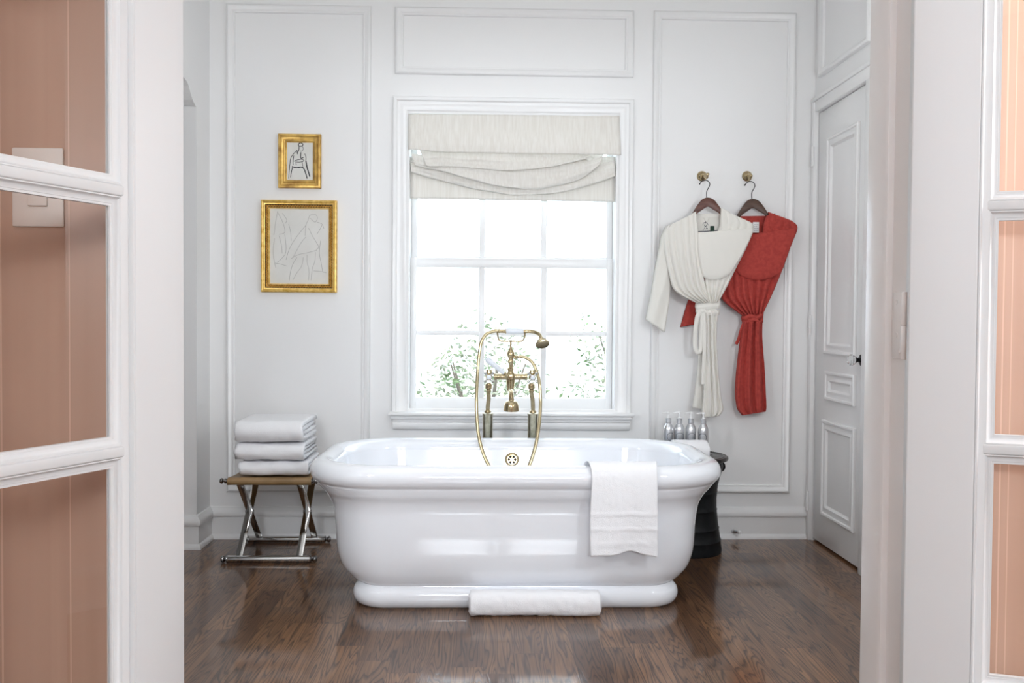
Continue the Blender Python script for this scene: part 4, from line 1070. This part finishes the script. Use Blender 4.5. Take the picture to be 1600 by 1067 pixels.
bm = B(); tube(bm, spline([tuple(at(x, y, Y)) for x, y, Y in ((1163, 502, 4.62), (1158, 516, 4.622), (1154, 530, 4.630), (1150, 538, 4.634))], 6), .008, 10, .5); obj('belt_end', bm, 'red', bl)
bm = B(); p, q = at(1176, 363.5, 4.6575), at(1186, 347, 4.6575); box(bm, p.x, q.x, 4.655, 4.658, p.z, q.z, .001); lb = obj('care_label', bm, 'white', rr_, label='white care label')
bm = B()
for k, ww in enumerate((7, 5, 7, 6)):
    y = 351 + k * 3; inkline(bm, [(1178, y), (1178 + ww * .45, y)], 4.6545, .5); inkline(bm, [(1178 + ww * .55, y), (1178 + ww, y)], 4.6545, .5)
obj('printed_lines', bm, 'tagink', lb)

# ------------------------------------------------------------------ roman blind
rb = thing('roman_blind', 'off-white linen roman blind bunched at the top of the window', 'blind', at(802, 316, 4.72))
def val(u, v):
    x = 638 + 330 * u + 2.5 * u * v; y = 178 + 3 * u + v * (59 + 2 * u) - 3.5 * math.exp(-(u / .10) ** 2) * v ** 3
    Y = 4.690 - .020 * v ** 1.5 - .003 * math.sin(u * 11 + 2 * v) * v - .010 * math.exp(-((u - .06) / .08) ** 2) * v ** 2
    p = at(x, y, Y); p.y -= .0015 * ns(p.x * 12, p.z * 10); return p
bm = B(); sheet(bm, val, 60, 20, .003); obj('valance', bm, 'blind', rb, angle=180)


def swag(top, bot, Y0, depth, seed, nf):
    tp = spline(top, 8); bt = spline(bot, 8)
    def samp(S, u):
        i = min(int(u * (len(S) - 1)), len(S) - 2); k = u * (len(S) - 1) - i
        return S[i][0] + (S[i + 1][0] - S[i][0]) * k, S[i][1] + (S[i + 1][1] - S[i][1]) * k
    def f(u, v):
        (xa, ya), (xb, yb) = samp(tp, u), samp(bt, u)
        if v < .8: s_ = v / .8; Y = Y0 - depth * math.sin(s_ * PI / 2) ** .8
        else:
            a = (v - .8) / .2 * PI; s_ = 1 + .05 * math.sin(a); Y = Y0 - depth + .010 * (1 - math.cos(a))
        Y -= .007 * math.sin(nf * v + 3 * u + seed) * math.sin(PI * u) + .012 * ns(u * 5 + seed, v * 4.2, seed) + .007 * ns(u * 13 + seed, v * 7, seed)
        return at(xa + (xb - xa) * s_, ya + (yb - ya) * s_ + 1.2 * ns(u * 9, seed), Y)
    bm = B(); sheet(bm, f, 90, 34, .003); obj('swag_fold', bm, 'blind', rb, angle=180)


swag([(652, 226), (720, 228), (800, 230), (880, 230), (930, 230)], [(666, 258), (720, 260), (800, 265), (870, 258), (918, 247)], 4.708, .022, 1.3, 5)
swag([(642, 240), (720, 246), (800, 250), (880, 246), (944, 238)], [(648, 258), (700, 269), (770, 287), (835, 293), (900, 281), (938, 256)], 4.722, .022, 4.1, 4)
swag([(641, 250), (720, 262), (800, 272), (880, 266), (960, 250)], [(642, 268), (700, 284), (770, 299), (836, 303), (900, 294), (962, 274)], 4.736, .020, 7.7, 3)
bm = B(); sheet(bm, lambda u, v: at(640.5 + 321 * u, 245 + v * (65 + 5.5 * u), 4.752 + .002 * math.sin(u * 9)), 40, 14, .003); obj('lower_panel', bm, 'blind', rb, angle=180)
bm = B(); tube(bm, spline([tuple(at(928, 247, 4.69)), tuple(at(922, 243, 4.684)), tuple(at(916, 247, 4.682)), tuple(at(921, 251, 4.684)), tuple(at(927, 248, 4.688))], 5), .0026, 8); obj('rolled_fold_end', bm, 'linen', rb)  # pale rolled end of a blind fold, drawn as a tube ring
c = at(961.5, 264, 4.735); e = at(961, 420, 4.735)
bm = B(); tube(bm, [c, (c + e) / 2, e], .0016, 8); lathe(bm, [(.002, 0), (.005, -.004), (.006, -.02), (.004, -.026), (0, -.027)], e, (0, 0, 1), 12); obj('pull_cord', bm, 'white', rb)

# ------------------------------------------------------------------ garden beyond the window
bm = B(); box(bm, -14, 14, 5.3, 30, -.75, -.65); g = struct('ground_outside', bm, 'lawn', smooth=False)
def shrub(x, y, r, h, nleaf, label, seed):
    rnd = random.Random(seed); t = thing('shrub', label, 'shrub', (x, y, -.65), 'shrubs outside the window')
    bm = B()
    for k in range(5):
        a = 2 * PI * k / 5; tube(bm, [(x, y, -.65), (x + .2 * r * math.cos(a), y + .2 * r * math.sin(a), -.65 + h * .4), (x + .6 * r * math.cos(a), y + .6 * r * math.sin(a), -.65 + h * .8)], [.03, .02, .008], 6)
    obj('stems', bm, 'bark', t)
    bm = B()
    for k in range(nleaf):
        while True:
            q = Vector((rnd.uniform(-1, 1), rnd.uniform(-1, 1), rnd.uniform(-1, 1)))
            if .35 < q.length < 1: break
        q = q * (1 + .25 * ns(q.x * 2.5 + seed, q.y * 2.5, q.z * 2.5))
        p = Vector((x + q.x * r, y + q.y * r, -.65 + h * .52 + q.z * h * .5)); s_ = rnd.uniform(.02, .042)
        u = Vector((rnd.gauss(0, 1), rnd.gauss(0, 1), rnd.gauss(0, .6))).normalized(); w_ = u.orthogonal().normalized(); w_ = Matrix.Rotation(rnd.uniform(0, 6.28), 3, u) @ w_
        a_ = [bm.verts.new(p + u * s_ * du + w_ * s_ * dw + u.cross(w_) * s_ * dn) for du, dw, dn in ((-1, 0, 0), (-.1, .42, .1), (1, 0, -.12), (-.1, -.42, .1))]
        bm.faces.new((a_[0], a_[1], a_[2])); bm.faces.new((a_[0], a_[2], a_[3]))
    obj('foliage', bm, 'leaf', t, smooth=False)
shrub(-1.35, 9.0, .75, 1.55, 2400, 'pale sunlit shrub outside, beyond the left window panes', 1)
shrub(.0, 8.2, .62, 1.75, 2600, 'pale sunlit shrub outside, behind the brass hand shower', 2)
shrub(1.6, 9.2, .80, 2.05, 3000, 'tallest pale sunlit shrub outside, beyond the right window panes', 3)

# ------------------------------------------------------------------ light
wd = bpy.data.worlds.new('World'); bpy.context.scene.world = wd; wd.use_nodes = True
bg = wd.node_tree.nodes['Background']; bg.inputs[0].default_value = (.74, .87, 1, 1); bg.inputs[1].default_value = SKY


def lamp(name, kind, loc, rot, energy, color=(1, 1, 1), **kw):
    l = bpy.data.lights.new(name, kind); l.energy = energy; l.color = color
    for k, v in kw.items(): setattr(l, k, v)
    o = bpy.data.objects.new(name, l); col.objects.link(o); o.location = loc; o.rotation_euler = rot; return o


sun = lamp('sun', 'SUN', (0, 0, 6), (0, 0, 0), SUN, (1, .95, .88), angle=.01)
sun.rotation_euler = Vector((.72, -.30, .62)).to_track_quat('Z', 'Y').to_euler()
lamp('bathroom_ceiling_fill', 'AREA', (.15, 2.9, 2.96), (0, 0, 0), CEIL_FILL, (.95, .975, 1), shape='RECTANGLE', size=1.8, size_y=1.6)  # added fill under the ceiling to brighten the room, no fixture
lamp('hall_wall_fill', 'POINT', (1.62, 1.36, 1.75), (0, 0, 0), 33, (1, .955, .96), shadow_soft_size=.07)  # unseen fill added to brighten the pink wall behind the right door
DAY = (.88, .94, 1)
for x0, x1 in REAR:
    lamp('rear_window_daylight', 'AREA', ((x0 + x1) / 2, HY - .14, (RZ0 + RZ1) / 2), (PI / 2, 0, 0), REARL * PI * (x1 - x0) * (RZ1 - RZ0), DAY, shape='RECTANGLE', size=x1 - x0, size_y=RZ1 - RZ0)
lamp('side_window_daylight', 'AREA', (HX1 + .095, (GY0 + GY1) / 2, (GZ0 + GZ1) / 2), (0, PI / 2, 0), SIDEL * PI * (GY1 - GY0) * (GZ1 - GZ0), DAY, shape='RECTANGLE', size=GZ1 - GZ0, size_y=GY1 - GY0)
for x in (-1.0, 1.3):
    lamp('bathroom_wall_fill', 'AREA', (x, YD1 + .08, 1.6), (PI / 2, 0, 0), WALL_FILL, (.94, .97, 1), shape='DISK', size=.3)  # wall-wash fill added on the unseen front wall to lift the back wall
sc = bpy.context.scene
sc.view_settings.view_transform = 'Standard'; sc.view_settings.look = 'None'; sc.view_settings.gamma = 1; sc.view_settings.use_curve_mapping = False
sc.view_settings.exposure = EXPO
sc.cycles.use_denoising = True
sc.cycles.max_bounces = 12; sc.cycles.diffuse_bounces = 7; sc.cycles.glossy_bounces = 6; sc.cycles.transparent_max_bounces = 16
sc.cycles.sample_clamp_indirect = 12
